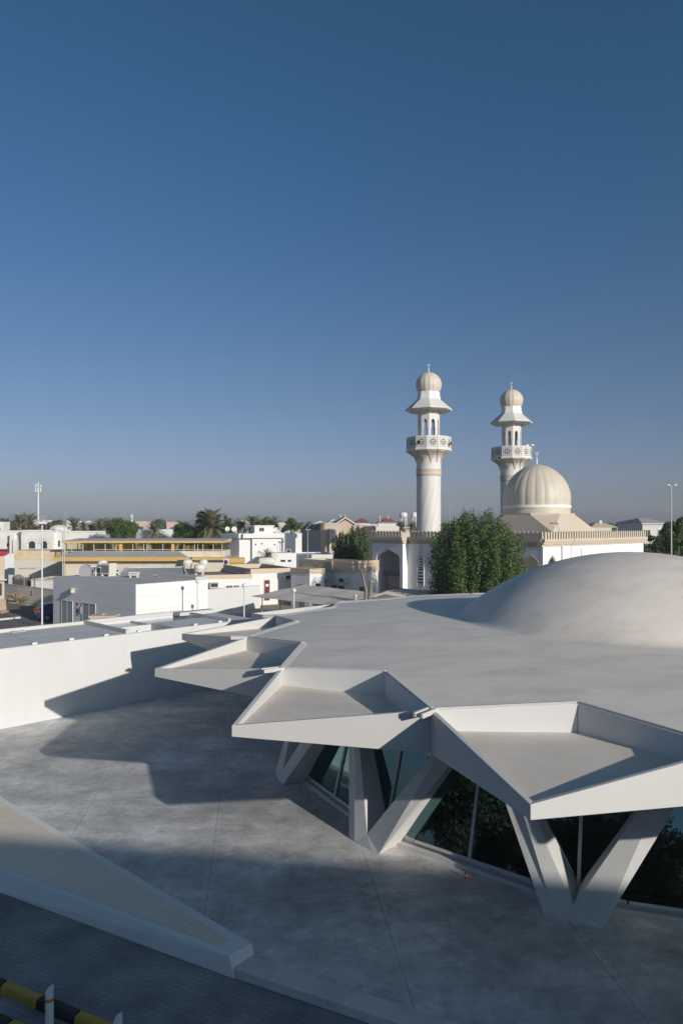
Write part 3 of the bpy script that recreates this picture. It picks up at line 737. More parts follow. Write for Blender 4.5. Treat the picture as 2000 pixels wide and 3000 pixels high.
# body walls: side A with tall windows, side B with arches
m = MB()
m.fbox(FM, sp1+.002, LA, -15.5, -.02, -.24, mz)
m.build('wall', 'mosque_white', mq)
w_ = MB(); m = MB()
for (u0, u1, va, vb) in ((1228, 1236, 1630, 1664), (1226, 1236, 1667, 1708)):
    a_, b_ = FM.s_of(u0), FM.s_of(u1)
    z1_, z0_ = FM.z_of(va, a_), FM.z_of(vb, a_)
    if va == 1630: m.fprism(FM, [(a_, z0_), (b_, z0_), (b_, z1_-.2), ((a_+b_)/2, z1_), (a_, z1_-.2)], -.019, .03)
    else: m.fbox(FM, a_, b_, -.019, .03, z0_, z1_)
    for q in range(4):
        zz = z0_+(z1_-z0_)*(q+.5)/4.4; w_.fbox(FM, a_, b_, .031, .06, zz, zz+.14)
o = m.build('window', 'far_glass', mq); w_.build('window_bar', 'mosque_white', o)
# moulded surround of that window
a_, b_ = FM.s_of(1221), FM.s_of(1241); zt_, zb_ = FM.z_of(1617, a_), FM.z_of(1716, a_)
m = MB()
m.fbox(FM, a_-.05, a_+.06, -.018, .05, zb_, zt_-.6); m.fbox(FM, b_-.06, b_+.05, -.018, .05, zb_, zt_-.6)
cs = (a_+b_)/2
m.fprism(FM, [(a_-.05, zt_-.6), (a_+.06, zt_-.6), (cs, zt_-.12), (cs, zt_)], -.018, .05); m.fprism(FM, [(cs, zt_), (cs, zt_-.12), (b_-.06, zt_-.6), (b_+.05, zt_-.6)], -.018, .05)
m.build('window_surround', 'mosque_white', mq)
# porch inside: windows and roller door
m = MB()
a_, b_ = FM.s_of(1166)+1.0, FM.s_of(1176)+1.0
for (va, vb) in ((1622, 1660), (1674, 1721)):
    m.fbox(FM, a_, b_, -2.59, -2.54, FM.z_of(vb, 2), FM.z_of(va, 2))
m.build('window', 'far_glass', mq)
m = MB(); a_, b_ = FM.s_of(1121), FM.s_of(1156)
for q in range(9): m.fbox(FM, a_, b_, -.9, -.82+.03*(q % 2), -.2+q*.25, .04+q*.25)
m.build('roller_door', 'beige_wall', mq)
m = MB(); m.fbox(FM, a_-.3, b_+.1, -.95, -.5, 2.15, 2.55); m.build('door_canopy', 'brown_tile', mq)
# side B: arched openings seen as deep niches
m = MB()
for (u0, u1, vs_, vp, F_) in ((1603, 1630, 1652, 1626, FB), (1700, 1702, 1660, 1640, FB), (1535, 1576, 1648, 1626, FM)):
    a_, b_ = F_.s_of(u0), F_.s_of(u1)
    if u1-u0 > 5:
        ar = arch(a_, b_, -.24, F_.z_of(vs_, a_), F_.z_of(vp, a_)); m.fprism(F_, list(ar), -.05 if F_ is FB else -.019, .012)
m.build('arched_opening', 'beige_wall', mq)
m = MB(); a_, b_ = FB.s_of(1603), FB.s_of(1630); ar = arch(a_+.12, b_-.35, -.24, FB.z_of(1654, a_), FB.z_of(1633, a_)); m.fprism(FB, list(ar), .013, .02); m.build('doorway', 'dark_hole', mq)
# pilasters on side B
m = MB(); a_ = FB.s_of(1641); m.fbox(FB, a_, a_+.55, .013, .22, -.24, mz); a_ = FB.s_of(1700); m.fbox(FB, a_, a_+.18, .013, .12, -.24, mz-.3)
m.build('pilaster', 'mosque_white', mq)
m = MB(); m.fbox(FB, .01, LB, -.3, .012, -.24, mz-.002); m.build('side_wall', 'mosque_white', mq)
# cornices
def cornice(F, a, b, off, z, ea=.0, eb=.0):
    m = MB()
    m.fbox(F, a-ea, b+eb, -.5, off+.10, z+.001, z+.2); m.fbox(F, a-ea*1.3, b+eb*1.3, -.5, off+.26, z+.2, z+.42); m.fbox(F, a-ea*1.6, b+eb*1.6, -.5, off+.40, z+.42, z+.72)
    return m
cornice(FM, sp0, sp1, .8, mz, .15, .15).build('cornice', 'mosque_cream', mq)
cornice(FM, sp1+.45, LA, 0, mz, 0, 0).build('cornice', 'mosque_cream', mq)
cornice(FB, -.35, LB, .015, mz+.003, 0, .15).build('cornice', 'mosque_cream', mq)
m = MB(); m.fbox(FM, sp0+.3, LA-.5, -15.4, -.51, mz+.01, mz+.45); m.build('roof', 'grey_roof', mq)
# battlements: one merlon mesh, copied
def merlon_mesh():
    m = MB(); F = Fr(0, 0, 1, 0); w2 = .145
    poly = [(-w2, 0), (w2, 0), (w2, .55)]+[(w2*math.cos(i*PI/6), .55+.17*math.sin(i*PI/6)) for i in range(1, 6)]+[(-w2, .55)]
    m.fprism(F, poly, -.09, .09); return m
mer = merlon_mesh().build('merlon', 'mosque_cream', mq); mer.location = (0, 0, 0)
def merlons(F, a, b, off, z, step, first=False):
    n = max(1, int(round((b-a)/step)))
    for i in range(n):
        s = a+(i+.5)*(b-a)/n
        c = mer if first and i == 0 else mer.copy()
        if c is not mer: COL.objects.link(c); c.parent = mq
        p = Vector(F.at(s, off, z)); c.location = p-ORG[mq.name]; c.rotation_euler = (0, 0, math.atan2(F.dy, F.dx))
for v_ in mer.data.vertices: v_.co += ORG[mq.name]     # mesh about its own origin
merlons(FM, sp0-.1, sp1+.1, .98, mz+.72, .50, True)
merlons(FM, sp1+.55, LA+.2, .2, mz+.72, .50)
merlons(FB, -.2, LB+.1, .2, mz+.723, .50)
# dome on its stepped base
DC = (U(1571, 76.), 76.0)
dx1, dy1 = .68, -.733; dx2, dy2 = .733, .68
def sq(h, z): return [(DC[0]+h*(-dx1*0+a*dx1+b*dx2), DC[1]+h*(a*dy1+b*dy2), z) for a, b in ((1, -1), (1, 1), (-1, 1), (-1, -1))]
def octa(r, z, n=8, ro=0): return [(DC[0]+r*math.cos(ro+2*PI*k/n), DC[1]+r*math.sin(ro+2*PI*k/n), z) for k in range(n)]
m = MB()
th = math.atan2(dy2, dx2)
sqv = sq(4.6, 7.3); sq0 = sq(4.6, 6.4)
m.add(sq0+sqv, [(0, 1, 5, 4), (1, 2, 6, 5), (2, 3, 7, 6), (3, 0, 4, 7)])
ot = [(DC[0]+3.72/math.cos(PI/8)*math.cos(th+PI/8+k*PI/4), DC[1]+3.72/math.cos(PI/8)*math.sin(th+PI/8+k*PI/4), 9.1) for k in range(8)]
corner_dirs = [math.atan2(p[1]-DC[1], p[0]-DC[0]) for p in sqv]
base_i = len(m.v); m.v += sqv+ot
def near8(a):
    return min(range(8), key=lambda k: abs(((th+PI/8+k*PI/4-a+PI) % (2*PI))-PI))
for i in range(4):
    j = (i+1) % 4; mid = math.atan2((sqv[i][1]+sqv[j][1])/2-DC[1], (sqv[i][0]+sqv[j][0])/2-DC[0])
    ks = sorted(range(8), key=lambda k: abs(((th+PI/8+k*PI/4-mid+PI) % (2*PI))-PI))[:2]
    ks.sort(key=lambda k: ((th+PI/8+k*PI/4-mid+PI) % (2*PI)))
    m.f.append([base_i+i, base_i+j, base_i+4+ks[1], base_i+4+ks[0]]); m.m.append(0); m.sm.append(False)
    ci = corner_dirs[i]; kc = sorted(range(8), key=lambda k: abs(((th+PI/8+k*PI/4-ci+PI) % (2*PI))-PI))[:2]
    kc.sort(key=lambda k: ((th+PI/8+k*PI/4-ci+PI) % (2*PI)))
    m.f.append([base_i+i, base_i+4+kc[1], base_i+4+kc[0]]); m.m.append(0); m.sm.append(False)
m.f.append([base_i+4+k for k in range(8)]); m.m.append(0); m.sm.append(False)
m.lathe([(3.98, 9.05), (3.98, 9.28)], (DC[0], DC[1], 0), 8, 0, False, rot=th+PI/8)
dmo = m.build('dome_base', 'mosque_cream', mq)
m = MB(); m.lathe([(3.52, 9.27), (3.52, 9.85)], (DC[0], DC[1], 0), 64); m.build('drum', 'dome_cream', mq)
m = MB(); m.lathe([(3.60, 9.85), (3.60, 10.16)], (DC[0], DC[1], 0), 64); m.build('dome_band', 'mosque_white', mq)
prof = [(3.50, 10.1), (3.56, 10.5), (3.58, 10.9), (3.56, 11.3), (3.46, 11.8), (3.28, 12.3), (3.02, 12.8), (2.66, 13.3), (2.2, 13.75), (1.66, 14.15), (1.1, 14.43), (.55, 14.62), (.12, 14.70)]
m = MB(); m.lathe(prof, (DC[0], DC[1], 0), 192, 0, True, rot=.1, ribs=22, rib_amt=.020); dome = m.build('dome', 'dome_cream', mq)
def finial(parent, x, y, z, s):
    m = MB(); m.lathe([(.10*s, 0), (.05*s, .15*s), (.11*s, .3*s), (.04*s, .45*s), (.08*s, .6*s), (.03*s, .75*s), (.03*s, 1.1*s)], (x, y, z), 10)
    pts = [(x+.16*s*math.sin(t), y, z+1.28*s-.16*s*math.cos(t)) for t in [(-2.4+i*.48) for i in range(11)]]
    m.tube(pts, [.012*s+.035*s*math.sin(PI*i/10) for i in range(11)], 6); m.build('finial', 'mosque_white', parent)
finial(dome, DC[0], DC[1], 14.68, 1.0)

# ------------------------------------------------------------------ minarets
def minaret(x, y, sc, label, rot, cams=False):
    t = thing('minaret', label, 'minaret', (x, y, 0), 'twin minarets of the mosque')
    z = lambda v: 8-(v-1539)*78/FPX
    o = (x, y, 0)
    Zs = lambda v: 8+(z(v)-8)*1.0
    # built in place for scale sc=1; the second one is a scaled placement by distance only, so real size is equal
    m = MB(); m.lathe([(1.34, -.2), (1.35, z(1395))], o, 40); m.build('shaft', 'minaret_white', t)
    m = MB(); ns = 12
    for k in range(ns):
        a0 = 2*PI*k/ns+rot; pts = [(x+1.357*math.cos(a0), y+1.357*math.sin(a0), z(1396)), (x+1.357*math.cos(a0), y+1.357*math.sin(a0), z(1425))]
        for i in range(1, 40):
            zz = z(1425)-i*.25; aa = a0+max(0, (i*.25))*-.17
            pts.append((x+1.357*math.cos(aa), y+1.357*math.sin(aa), zz))
        m.tube(pts, .009, 4, 0, False, False)
    m.build('spiral_groove', 'groove', t)
    m = MB(); m.lathe([(1.38, z(1394)), (1.42, z(1391)), (1.42, z(1388)), (1.39, z(1386)), (1.40, z(1380)), (1.44, z(1378)), (1.42, z(1375))], o, 40); m.build('ring_band', 'mosque_cream', t)
    m = MB(); m.lathe([(1.36, z(1376)), (1.37, z(1357)), (1.42, z(1350))], o, 40); m.build('neck', 'minaret_white', t)
    # flared pointed brackets below the balcony
    nb = 12; m = MB()
    m.lathe([(1.36, z(1358)), (1.44, z(1347)), (1.62, z(1338)), (1.95, z(1331)), (2.34, z(1326)), (2.36, z(1324))], o, nb*4, 0, True)
    m.build('flare', 'minaret_white', t)
    m = MB()
    for k in range(nb):
        a0 = rot+2*PI*(k+.5)/nb
        rows = [(2.38, z(1325.5), .27), (1.99, z(1331), .20), (1.67, z(1338), .15), (1.49, z(1346), .09), (1.39, z(1359), .005)]
        vs = []
        for (r, zz, ha) in rows:
            for q in (-1, 1): vs.append((x+r*1.03*math.cos(a0+q*ha), y+r*1.03*math.sin(a0+q*ha), zz))
        m.add(vs, [(2*i, 2*i+1, 2*i+3, 2*i+2) for i in range(len(rows)-1)])
    m.build('bracket', 'mosque_cream', t)
    # balcony
    m = MB(); rb = 2.50; m.lathe([(2.36, z(1325)), (2.58, z(1323)), (2.58, z(1319)), (rb, z(1318.5)), (rb, z(1283)), (rb-.16, z(1283)), (rb-.16, z(1316)), (.1, z(1316))], o, nb, 0, False, rot=rot, closed_bot=False)
    bal = m.build('balcony', 'minaret_white', t)
    pm = MB(); pw = MB(); ap = rb*math.cos(PI/nb)
    for k in range(nb):
        aa = rot+2*PI*(k+.5)/nb; nx, ny = math.cos(aa), math.sin(aa); F = Fr(x+nx*ap, y+ny*ap, -ny, nx); zc = z(1301)
        hs = .50
        for (a_, b_, c_, d_) in ((-hs, hs, hs-.03, hs), (-hs, hs, -hs, -hs+.03), (-hs, -hs+.03, -hs, hs), (hs-.03, hs, -hs, hs)):
            pm.fbox(F, a_, b_, .001, .012, zc+c_, zc+d_)
        st = []
        for i in range(16):
            rr = .43 if i % 2 == 0 else .30; st.append((rr*math.cos(i*PI/8), zc+rr*math.sin(i*PI/8)))
        pm.fprism(F, st, .001, .010)
        st = [((.25 if i % 2 == 0 else .17)*math.cos(i*PI/8), zc+(.25 if i % 2 == 0 else .17)*math.sin(i*PI/8)) for i in range(16)]
        pw.fprism(F, st, .0105, .016)
        for q in range(8):
            aq = q*PI/4+PI/8; pw.fbox(F, .33*math.cos(aq)-.035, .33*math.cos(aq)+.035, .0105, .016, zc+.33*math.sin(aq)-.035, zc+.33*math.sin(aq)+.035)
        pm.fbox(F, -.13, .13, .0165, .02, zc-.1, zc+.06)
    pp = pm.build('balcony_panel', 'pierced_shade', bal)
    pw.build('panel_star', 'minaret_white', pp) if False else pw.build('panel_star', 'minaret_white', bal)
    # lantern: eight piers with arches
    rl = 1.22; apl = rl*math.cos(PI/8); z0, z1 = z(1317), z(1205)
    for k in range(8):
        aa = rot+.12+2*PI*(k+.5)/8; nx, ny = math.cos(aa), math.sin(aa); F = Fr(x+nx*apl, y+ny*apl, -ny, nx); hw = rl*math.sin(PI/8)
        ow = .21; zsn = z(1239)
        poly = [(-hw, z0), (-ow-.05, z0), (-ow-.05, z(1256)), (-ow, z(1256)), (-ow, zsn)]+[(-ow*math.cos(i*PI/8), zsn+ow*1.5*math.sin(i*PI/8)) for i in range(1, 8)]+[(ow, zsn), (ow, z(1256)), (ow+.05, z(1256)), (ow+.05, z0), (hw, z0), (hw, z1), (-hw, z1)]
        m = MB(); m.fprism(F, poly, -.16, 0); m.build('lantern_arch', 'minaret_white', t)
    m = MB(); m.tube([(x, y, z0), (x, y, z1)], .16, 10); m.build('lantern_core', 'minaret_white', t)
    # eave
    m = MB(); m.lathe([(1.22, z(1206)), (2.45, z(1206)), (2.62, z(1204)), (2.66, z(1203)), (2.62, z(1200)), (1.36, z(1172))], o, 8, 0, False, rot=rot+.12); m.build('eave_roof', 'minaret_white', t)
    m = MB(); m.lathe([(1.33, z(1173)), (1.33, z(1164)), (1.24, z(1163)), (1.24, z(1150))], o, 8, 0, False, rot=rot+.12); m.build('drum', 'mosque_white', t)
    zz = z(1151); hd = z(1091)-zz
    prof = [(1.16, 0), (1.31, .12), (1.41, .26), (1.45, .38), (1.43, .50), (1.34, .62), (1.17, .74), (.94, .845), (.68, .925), (.38, .98), (.15, .998), (.03, 1.0)]
    m = MB(); m.lathe([(r, zz+h_*hd) for r, h_ in prof], o, 128, 0, True, rot=rot, ribs=16, rib_amt=.028)
    d = m.build('dome', 'dome_cream', t); finial(d, x, y, z(1092), .72)
    return t
MX, MY = U(1255, 78), 78.0
mi1 = minaret(MX, MY, 1, 'nearer white minaret with twisted shaft and cream bulb dome rising behind the battlements', R_(-101))
def horn(x, y, z, az, label):
    h = thing('horn_speaker', label, 'loudspeaker', (x, y, z), 'horn loudspeakers on the minaret balconies')
    d = Vector((math.cos(az), math.sin(az), 0)); p = Vector((x, y, z)); m = MB(); m.tube([p-d*.3, p-d*.05, p+d*.1, p+d*.16], [.08, .10, .22, .26], 12)
    m.build('horn_body', 'horn', h)
    m = MB(); m.tube([p+d*.161, p+d*.163], [.21, .21], 12); m.build('horn_mouth', 'dark_hole', h)
for (u, v, az, lab) in ((1213, 1303, -120, 'horn loudspeaker on the shaded left side of the nearer minaret balcony'), (1311, 1304, -35, 'horn loudspeaker on the sunlit right side of the nearer minaret balcony')):
    a = R_(az); horn(MX+2.62*math.cos(a), MY+2.62*math.sin(a), ZV(v, 78), a, lab)
mi2 = copy_tree(mi1, (U(1497, 87.8), 87.8, 0), 0, None, 'farther white minaret with cream bulb dome standing partly behind the large dome')
horn(U(1462, 85.4), 85.4, ZV(1342, 85.4), R_(-115), 'horn loudspeaker on the left of the farther minaret balcony')
# floodlight bracket on the far minaret
fb = thing('floodlight', 'small floodlights on a bracket beside the farther minaret balcony', 'floodlight', (U(1548, 87), 87, ZV(1325, 87)))
x, y = fb.location.x, fb.location.y; m = MB(); zq = ZV(1325, 87)
m.tube([(x-.3, y, zq), (x+.15, y, zq+.2), (x+.15, y, zq+.9)], .03, 6); m.tube([(x-.2, y, zq+.75), (x+.5, y, zq+.75)], .025, 6); m.build('bracket', 'metal_grey', fb)
for dx_ in (-.2, .45): m = MB(); m.box(x+dx_-.16, x+dx_+.16, y-.2, y+.05, zq+.78, zq+.98); m.build('lamp_head', 'metal_white', fb)

# ------------------------------------------------------------------ generic building pieces
def ac_wall(F, s, d, z, parent=None, label=None, w=.62, h=.42):
    p = F.at(s, d, z); t = thing('air_conditioner', label, 'air conditioner', p, 'window air conditioners on the low houses')
    m = MB(); m.fbox(F, s-w/2, s+w/2, d+.001, d+.5, z, z+h); m.build('casing', 'ac_white', t)
    m = MB(); m.fbox(F, s-w/2+.06, s+w/2-.06, d+.501, d+.51, z+.06, z+h-.06); m.build('grille', 'ac_dark', t)
    m = MB(); m.fbox(F, s-w/2-.05, s+w/2+.05, d+.001, d+.55, z-.05, z-.002); m.build('bracket', 'metal_grey', t); return t
def win(F, parent, s0, s1, z0, z1, d=0.0, frame='metal_white', bars=1, glass='far_glass', name='window'):
    m = MB(); e = .05
    m.fbox(F, s0-e, s0, d+.001, d+.05, z0-e, z1+e); m.fbox(F, s1, s1+e, d+.001, d+.05, z0-e, z1+e)
    m.fbox(F, s0, s1, d+.001, d+.05, z1, z1+e); m.fbox(F, s0, s1, d+.001, d+.05, z0-e, z0)
    for i in range(bars):
        c = s0+(s1-s0)*(i+1)/(bars+1); m.fbox(F, c-.02, c+.02, d+.012, d+.04, z0, z1)
    o = m.build(name, frame, parent); m = MB(); m.fbox(F, s0, s1, d+.001, d+.011, z0, z1); m.build('pane', glass, o); return o
def boxhouse(name, label, cat, F, L, D, z0, z1, wallm, roofm, par=.0, parm=None, group=None, parw=.18):
    p = F.at(L/2, -D/2, z0); t = thing(name, label, cat, p, group)
    m = MB(); m.fbox(F, 0, L, -D, 0, z0, z1); m.build('wall', wallm, t)
    m = MB(); m.fbox(F, parw+.002, L-parw-.002, -D+parw+.002, -parw-.002, z1+.001, z1+.03); m.build('roof', roofm, t)
    m = MB(); pz = z1+max(par, .04)
    m.fbox(F, -.02, L+.02, -parw, .02, z1+.001, pz); m.fbox(F, -.02, L+.02, -D-.02, -D+parw, z1+.001, pz)
    m.fbox(F, -.02, parw, -D+parw+.001, -parw-.001, z1+.001, pz); m.fbox(F, L-parw, L+.02, -D+parw+.001, -parw-.001, z1+.001, pz)
    m.build('parapet', parm or wallm, t)
    return t

# ------------------------------------------------------------------ utility building (white box with louvred doors)
FU = Fr(-23.37, 56.37, .76, -.65); LU = 11.8
cu = FU.at(LU, 0, 0); FV = Fr(cu[0], cu[1], .65, .76); LV = FV.s_of(609)
ub = thing('utility_building', 'plain white panelled utility building with two louvred doors on its shaded side', 'building', (-15, 56, -.2))
zt = 3.84; m = MB()
q = [FU.at(0, 0, 0), FU.at(LU, 0, 0), FV.at(LV, 0, 0), FV.at(LV, -LU, 0)]
m.prism([p[:2] for p in q], -.24, zt); m.build('wall', 'utility_wall', ub)
m = MB()
qi = [FU.at(.12, -.12, 0), FU.at(LU-.12, -.12, 0), FV.at(LV-.12, -.12, 0), FV.at(LV-.12, -LU+.12, 0)]
m.prism([p[:2] for p in qi], zt+.001, zt+.012); m.build('roof', 'grey_roof', ub)
m = MB(); m.fbox(FV, FV.s_of(574), LV, -5, -.01, zt+.013, zt+.25); m.build('roof_step', 'white_fascia', ub)
m = MB()
for z in (.95, 1.95, 2.95): m.fbox(FU, .02, LU-.02, .001, .006, z, z+.02); m.fbox(FV, .02, LV-.02, .001, .006, z, z+.02)
for i in range(1, 9):
    s = LU*i/9+.2; m.fbox(FU, s, s+.015, .001, .005, .97 if i % 2 else 1.97, 1.94 if i % 2 else 2.94)
for i in range(1, 4): m.fbox(FV, LV*i/4, LV*i/4+.015, .001, .005, .97, 2.94)
m.build('panel_joint', 'annex_edge', ub)
for (u0, u1, z1_) in ((183, 213, 1.98), (244, 280, 2.0)):
    a_, b_ = FU.s_of(u0), FU.s_of(u1)
    m = MB(); m.fbox(FU, a_-.08, a_, .001, .05, -.2, z1_+.08); m.fbox(FU, b_, b_+.08, .001, .05, -.2, z1_+.08); m.fbox(FU, a_, b_, .001, .05, z1_, z1_+.08); m.fbox(FU, (a_+b_)/2-.05, (a_+b_)/2+.05, .001, .045, -.2, z1_)
    o = m.build('louvre_door', 'white_fascia', ub)
    m = MB()
    for h_ in (0, 1):
        c0, c1 = (a_, (a_+b_)/2-.051) if h_ == 0 else ((a_+b_)/2+.051, b_)
        m.fbox(FU, c0, c1, .001, .008, -.2, z1_-.001, 1)
        for i in range(22):
            z = -.15+i*(z1_+.1)/22; m.fbox(FU, c0+.02, c1-.02, .0085, .035, z, z+.075)
    m.build('louvre', ['door_grey', 'ac_dark'], o)
s = FU.s_of(219); wl = thing('wall_lamp', 'rusty brown wall lamp above the louvred doors of the utility building', 'lamp', FU.at(s, 0, 2.85))
m = MB(); m.fbox(FU, s-.25, s+.05, .001, .32, 2.75, 3.12); m.build('lamp_box', 'horn', wl)
m = MB(); p = Vector(FU.at(s+.2, .3, 2.86)); m.sphere(p, .17, 8); m.build('lamp_globe', 'ac_white', wl)
s = FU.s_of(227)
for i, z in enumerate((1.25, 1.52, 1.78)):
    m = MB(); m.fbox(FU, s-.13, s+.13, .001, .02, z, z+.2)
    lab = ['lower red sign plate between the louvred doors', 'pale middle sign plate between the louvred doors', 'upper red sign plate between the louvred doors'][i]
    tag(m.build('sign_plate', 'sign_white' if i == 1 else 'sign_red', None, FU.at(s, 0, z)), lab, 'sign', 'sign plates between the doors')
s = FU.s_of(239); m = MB(); m.fbox(FU, s-.1, s+.12, .001, .12, 1.2, 1.75); tag(m.build('meter_box', 'metal_grey', None, FU.at(s, 0, 1.2)), 'small grey meter box beside the right louvred door', 'meter box')

# roof machines on the utility building
def roof_ac(x, y, z, w, d, h, rz, label, tall=True):
    t = thing('rooftop_air_conditioner', label, 'air conditioner', (x, y, z), 'condensers on the utility roof')
    F = Fr(x-w/2*math.cos(rz), y-w/2*math.sin(rz), math.cos(rz), math.sin(rz))
    m = MB(); m.fbox(F, 0, w, -d, 0, z+.18, z+h); m.fbox(F, .05, .15, -d, 0, z, z+.179); m.fbox(F, w-.15, w-.05, -d, 0, z, z+.179); m.build('casing', 'ac_white', t)
    m = MB()
    for i in range(9): m.fbox(F, .08, w-.08, .001, .018, z+.28+i*(h-.4)/9, z+.28+(i+.6)*(h-.4)/9)
    m.build('grille', 'ac_dark', t); return t
Yr = 56.5
roof_ac(U(308, Yr), Yr, zt+.012, .95, .8, 1.05, -.45, 'square rooftop condenser with slatted side standing in the middle of the machines')
roof_ac(U(282, Yr+.8), Yr+.8, zt+.012, .8, .7, .85, .1, 'small rooftop condenser half hidden behind the round fan housing')
roof_ac(U(335, 58), 58, zt+.012, .9, .6, .55, .1, 'low grey rooftop unit right of the tall condenser')
roof_ac(U(392, 55), 55, zt+.012, .75, .6, .45, .1, 'small low rooftop unit standing alone near the right of the roof')
t = thing('fan_housing', 'rounded grey fan housing at the left of the rooftop machines', 'fan unit', (U(250, Yr), Yr, zt+.012))
m = MB(); x, y = t.location.x, t.location.y
m.fprism(Fr(x-.5, y, 1, .1), [(0, zt+.02), (.9, zt+.02), (.9, zt+.5)]+[(.45+.45*math.cos(i*PI/8), zt+.5+.45*math.sin(i*PI/8)) for i in range(1, 8)]+[(0, zt+.5)], -.8, 0); m.build('housing', 'metal_grey', t)
m = MB(); m.tube([(x+.75, y+.3, zt+.02), (x+.75, y+.3, zt+.6), (x+.95, y+.3, zt+.75), (x+1.3, y+.2, zt+.7)], .06, 8); m.build('duct', 'metal_white', t)
t = thing('vent_dome', 'round white vent dome behind the tall rooftop condenser', 'vent', (U(301, 59), 59, zt+.012)); m = MB(); x, y = t.location.x, 59
m.lathe([(.40, zt+.013), (.40, zt+.75), (.46, zt+.8), (.42, zt+1.0), (.30, zt+1.15), (.1, zt+1.24), (.02, zt+1.25)], (x, y, 0), 20); m.build('cowl', 'metal_white', t)

# beige cabinet behind the annex
t = thing('service_cabinet', 'low white cabinet with dusty beige top behind the annex parapet', 'cabinet', (U(298, 45), 45, -.2)); x = t.location.x
m = MB(); F = Fr(x-.75, 45, 1, .05); m.fbox(F, 0, 1.5, -1.2, 0, -.2, 2.02); m.build('cabinet_body', 'white_fascia', t)
m = MB(); m.fbox(F, -.08, 1.6, -1.3, .06, 2.021, 2.13); m.fbox(F, .6, .8, -.7, -.5, 2.131, 2.2); m.build('lid', 'beige_fascia', t)

# ------------------------------------------------------------------ compound wall and low houses left of centre
x0, y0 = P(560, 63.4); x1, y1 = P(762, 69.2)
F = Fr(x0, y0, x1-x0, y1-y0); L = math.hypot(x1-x0, y1-y0)
m = MB(); m.fbox(F, 0, L, -.2, 0, -.24, 1.98); cw = m.build('compound_wall', 'white_paint', None, (x0, y0, -.24))
tag(cw, 'plain white compound wall left of the car shade, lamp in front', 'wall')
m = MB(); m.fbox(F, 0, L, -.215, .015, 1.981, 2.03); m.build('coping', 'white_fascia', cw)
FH2 = Fr(*P(520, 66.5), .95, .31); L2 = FH2.s_of(738)
h2 = boxhouse('low_house', 'low white house with a plain cream fascia behind the white compound wall', 'house', FH2, L2, 11, -.24, 2.75, 'villa_white', 'dark_roof', .42, 'beige_fascia')
a_ = FH2.s_of(664); win(FH2, h2, a_, a_+.55, FH2.z_of(1723, a_), FH2.z_of(1716, a_)); win(FH2, h2, a_+.7, a_+1.2, FH2.z_of(1723, a_), FH2.z_of(1716, a_))
ac_wall(FH2, FH2.s_of(626), 0, FH2.z_of(1721, 3), None, 'old window air conditioner on the white house wall nearest the globe lamp', .8, .5)
FH3 = Fr(*P(735, 71.2), .809, .42); L3 = FH3.s_of(824)
h3 = boxhouse('low_house', 'low white house with a maroon door and cream fascia behind the car shade', 'house', FH3, L3+1.4, 9, -.24, 3.02, 'villa_white', 'dark_roof', .5, 'beige_fascia')
a_, b_ = FH3.s_of(774), FH3.s_of(789); z1_ = FH3.z_of(1700, a_)
m = MB(); m.fbox(FH3, a_-.08, b_+.08, .001, .05, z1_-2.1, z1_+.08); m.fbox(FH3, a_, b_, .051, .07, z1_-2.1, z1_, 1)
o = m.build('door', ['kerb_white', 'door_maroon'], h3); m = MB(); m.fbox(FH3, a_+.15, a_+.45, .071, .075, z1_-.65, z1_-.4); m.build('notice', 'sign_white', o)
ac_wall(FH3, FH3.s_of(838), 0, FH3.z_of(1697, 3), None, 'window air conditioner in the shaded recess right of the maroon door')
FE = Fr(*P(853, 70.8), .715, -.70); LE = FE.s_of(907); ce = FE.at(LE, 0, 0); FE2 = Fr(ce[0], ce[1], .70, .715); LE2 = FE2.s_of(950)
t = thing('house_porch', 'small white house extension with carved cream fascia between the two low houses', 'house', (*FE.at(LE/2, -1, -.24)[:2], -.24))
m = MB(); m.fbox(FE, 0, LE, -LE2, 0, -.24, 3.18); m.build('wall', 'villa_white', t)
m = MB(); m.fbox(FE, -.05, LE+.08, -LE2, .08, 3.181, 3.66); fs_ = m.build('fascia', 'beige_fascia', t)
def pattern(F, s0, s1, zc, hh, d, parent, step=1.5):
    m = MB(); r = .018
    def seg(a, b): m.tube([F.at(a[0], d, a[1]), F.at(b[0], d, b[1])], r, 4, 0, False, False)
    n = max(1, int((s1-s0)/step)); st = (s1-s0)/n
    for i in range(n):
        a = s0+i*st; b = a+st
        seg((a, zc), (a+st*.22, zc+hh)); seg((a+st*.22, zc+hh), (b-st*.22, zc+hh)); seg((b-st*.22, zc+hh), (b, zc))
        seg((a, zc), (a+st*.22, zc-hh)); seg((a+st*.22, zc-hh), (b-st*.22, zc-hh)); seg((b-st*.22, zc-hh), (b, zc))
    m.build('carved_line', 'fascia_line', parent)
pattern(FE, .1, LE-.1, 3.42, .15, .085, fs_, 1.2); pattern(FE2, .1, LE2-.1, 3.42, .15, .085, fs_, 1.2)
a_ = FE.s_of(884); m = MB(); m.fbox(FE, a_-.4, a_+.5, .001, .05, -.2, 2.1); m.build('door', 'stone', t)
a_ = FE2.s_of(930); m = MB(); m.fbox(FE2, a_-.3, a_+.35, .001, .05, -.1, 2.15); m.build('door', 'ac_dark', t)
F5 = Fr(*P(880, 75), .715, -.70); L5 = F5.s_of(1032); c5 = F5.at(L5, 0, 0); F5b = Fr(c5[0], c5[1], .70, .715); L5b = F5b.s_of(1107)
t = thing('cream_fascia_house', 'low house with a deep carved cream fascia next to the mosque porch', 'house', (*F5.at(L5/2, -3, 0)[:2], -.24))
m = MB(); m.fbox(F5, 0, L5, -L5b, 0, -.24, 3.2); m.build('wall', 'villa_white', t)
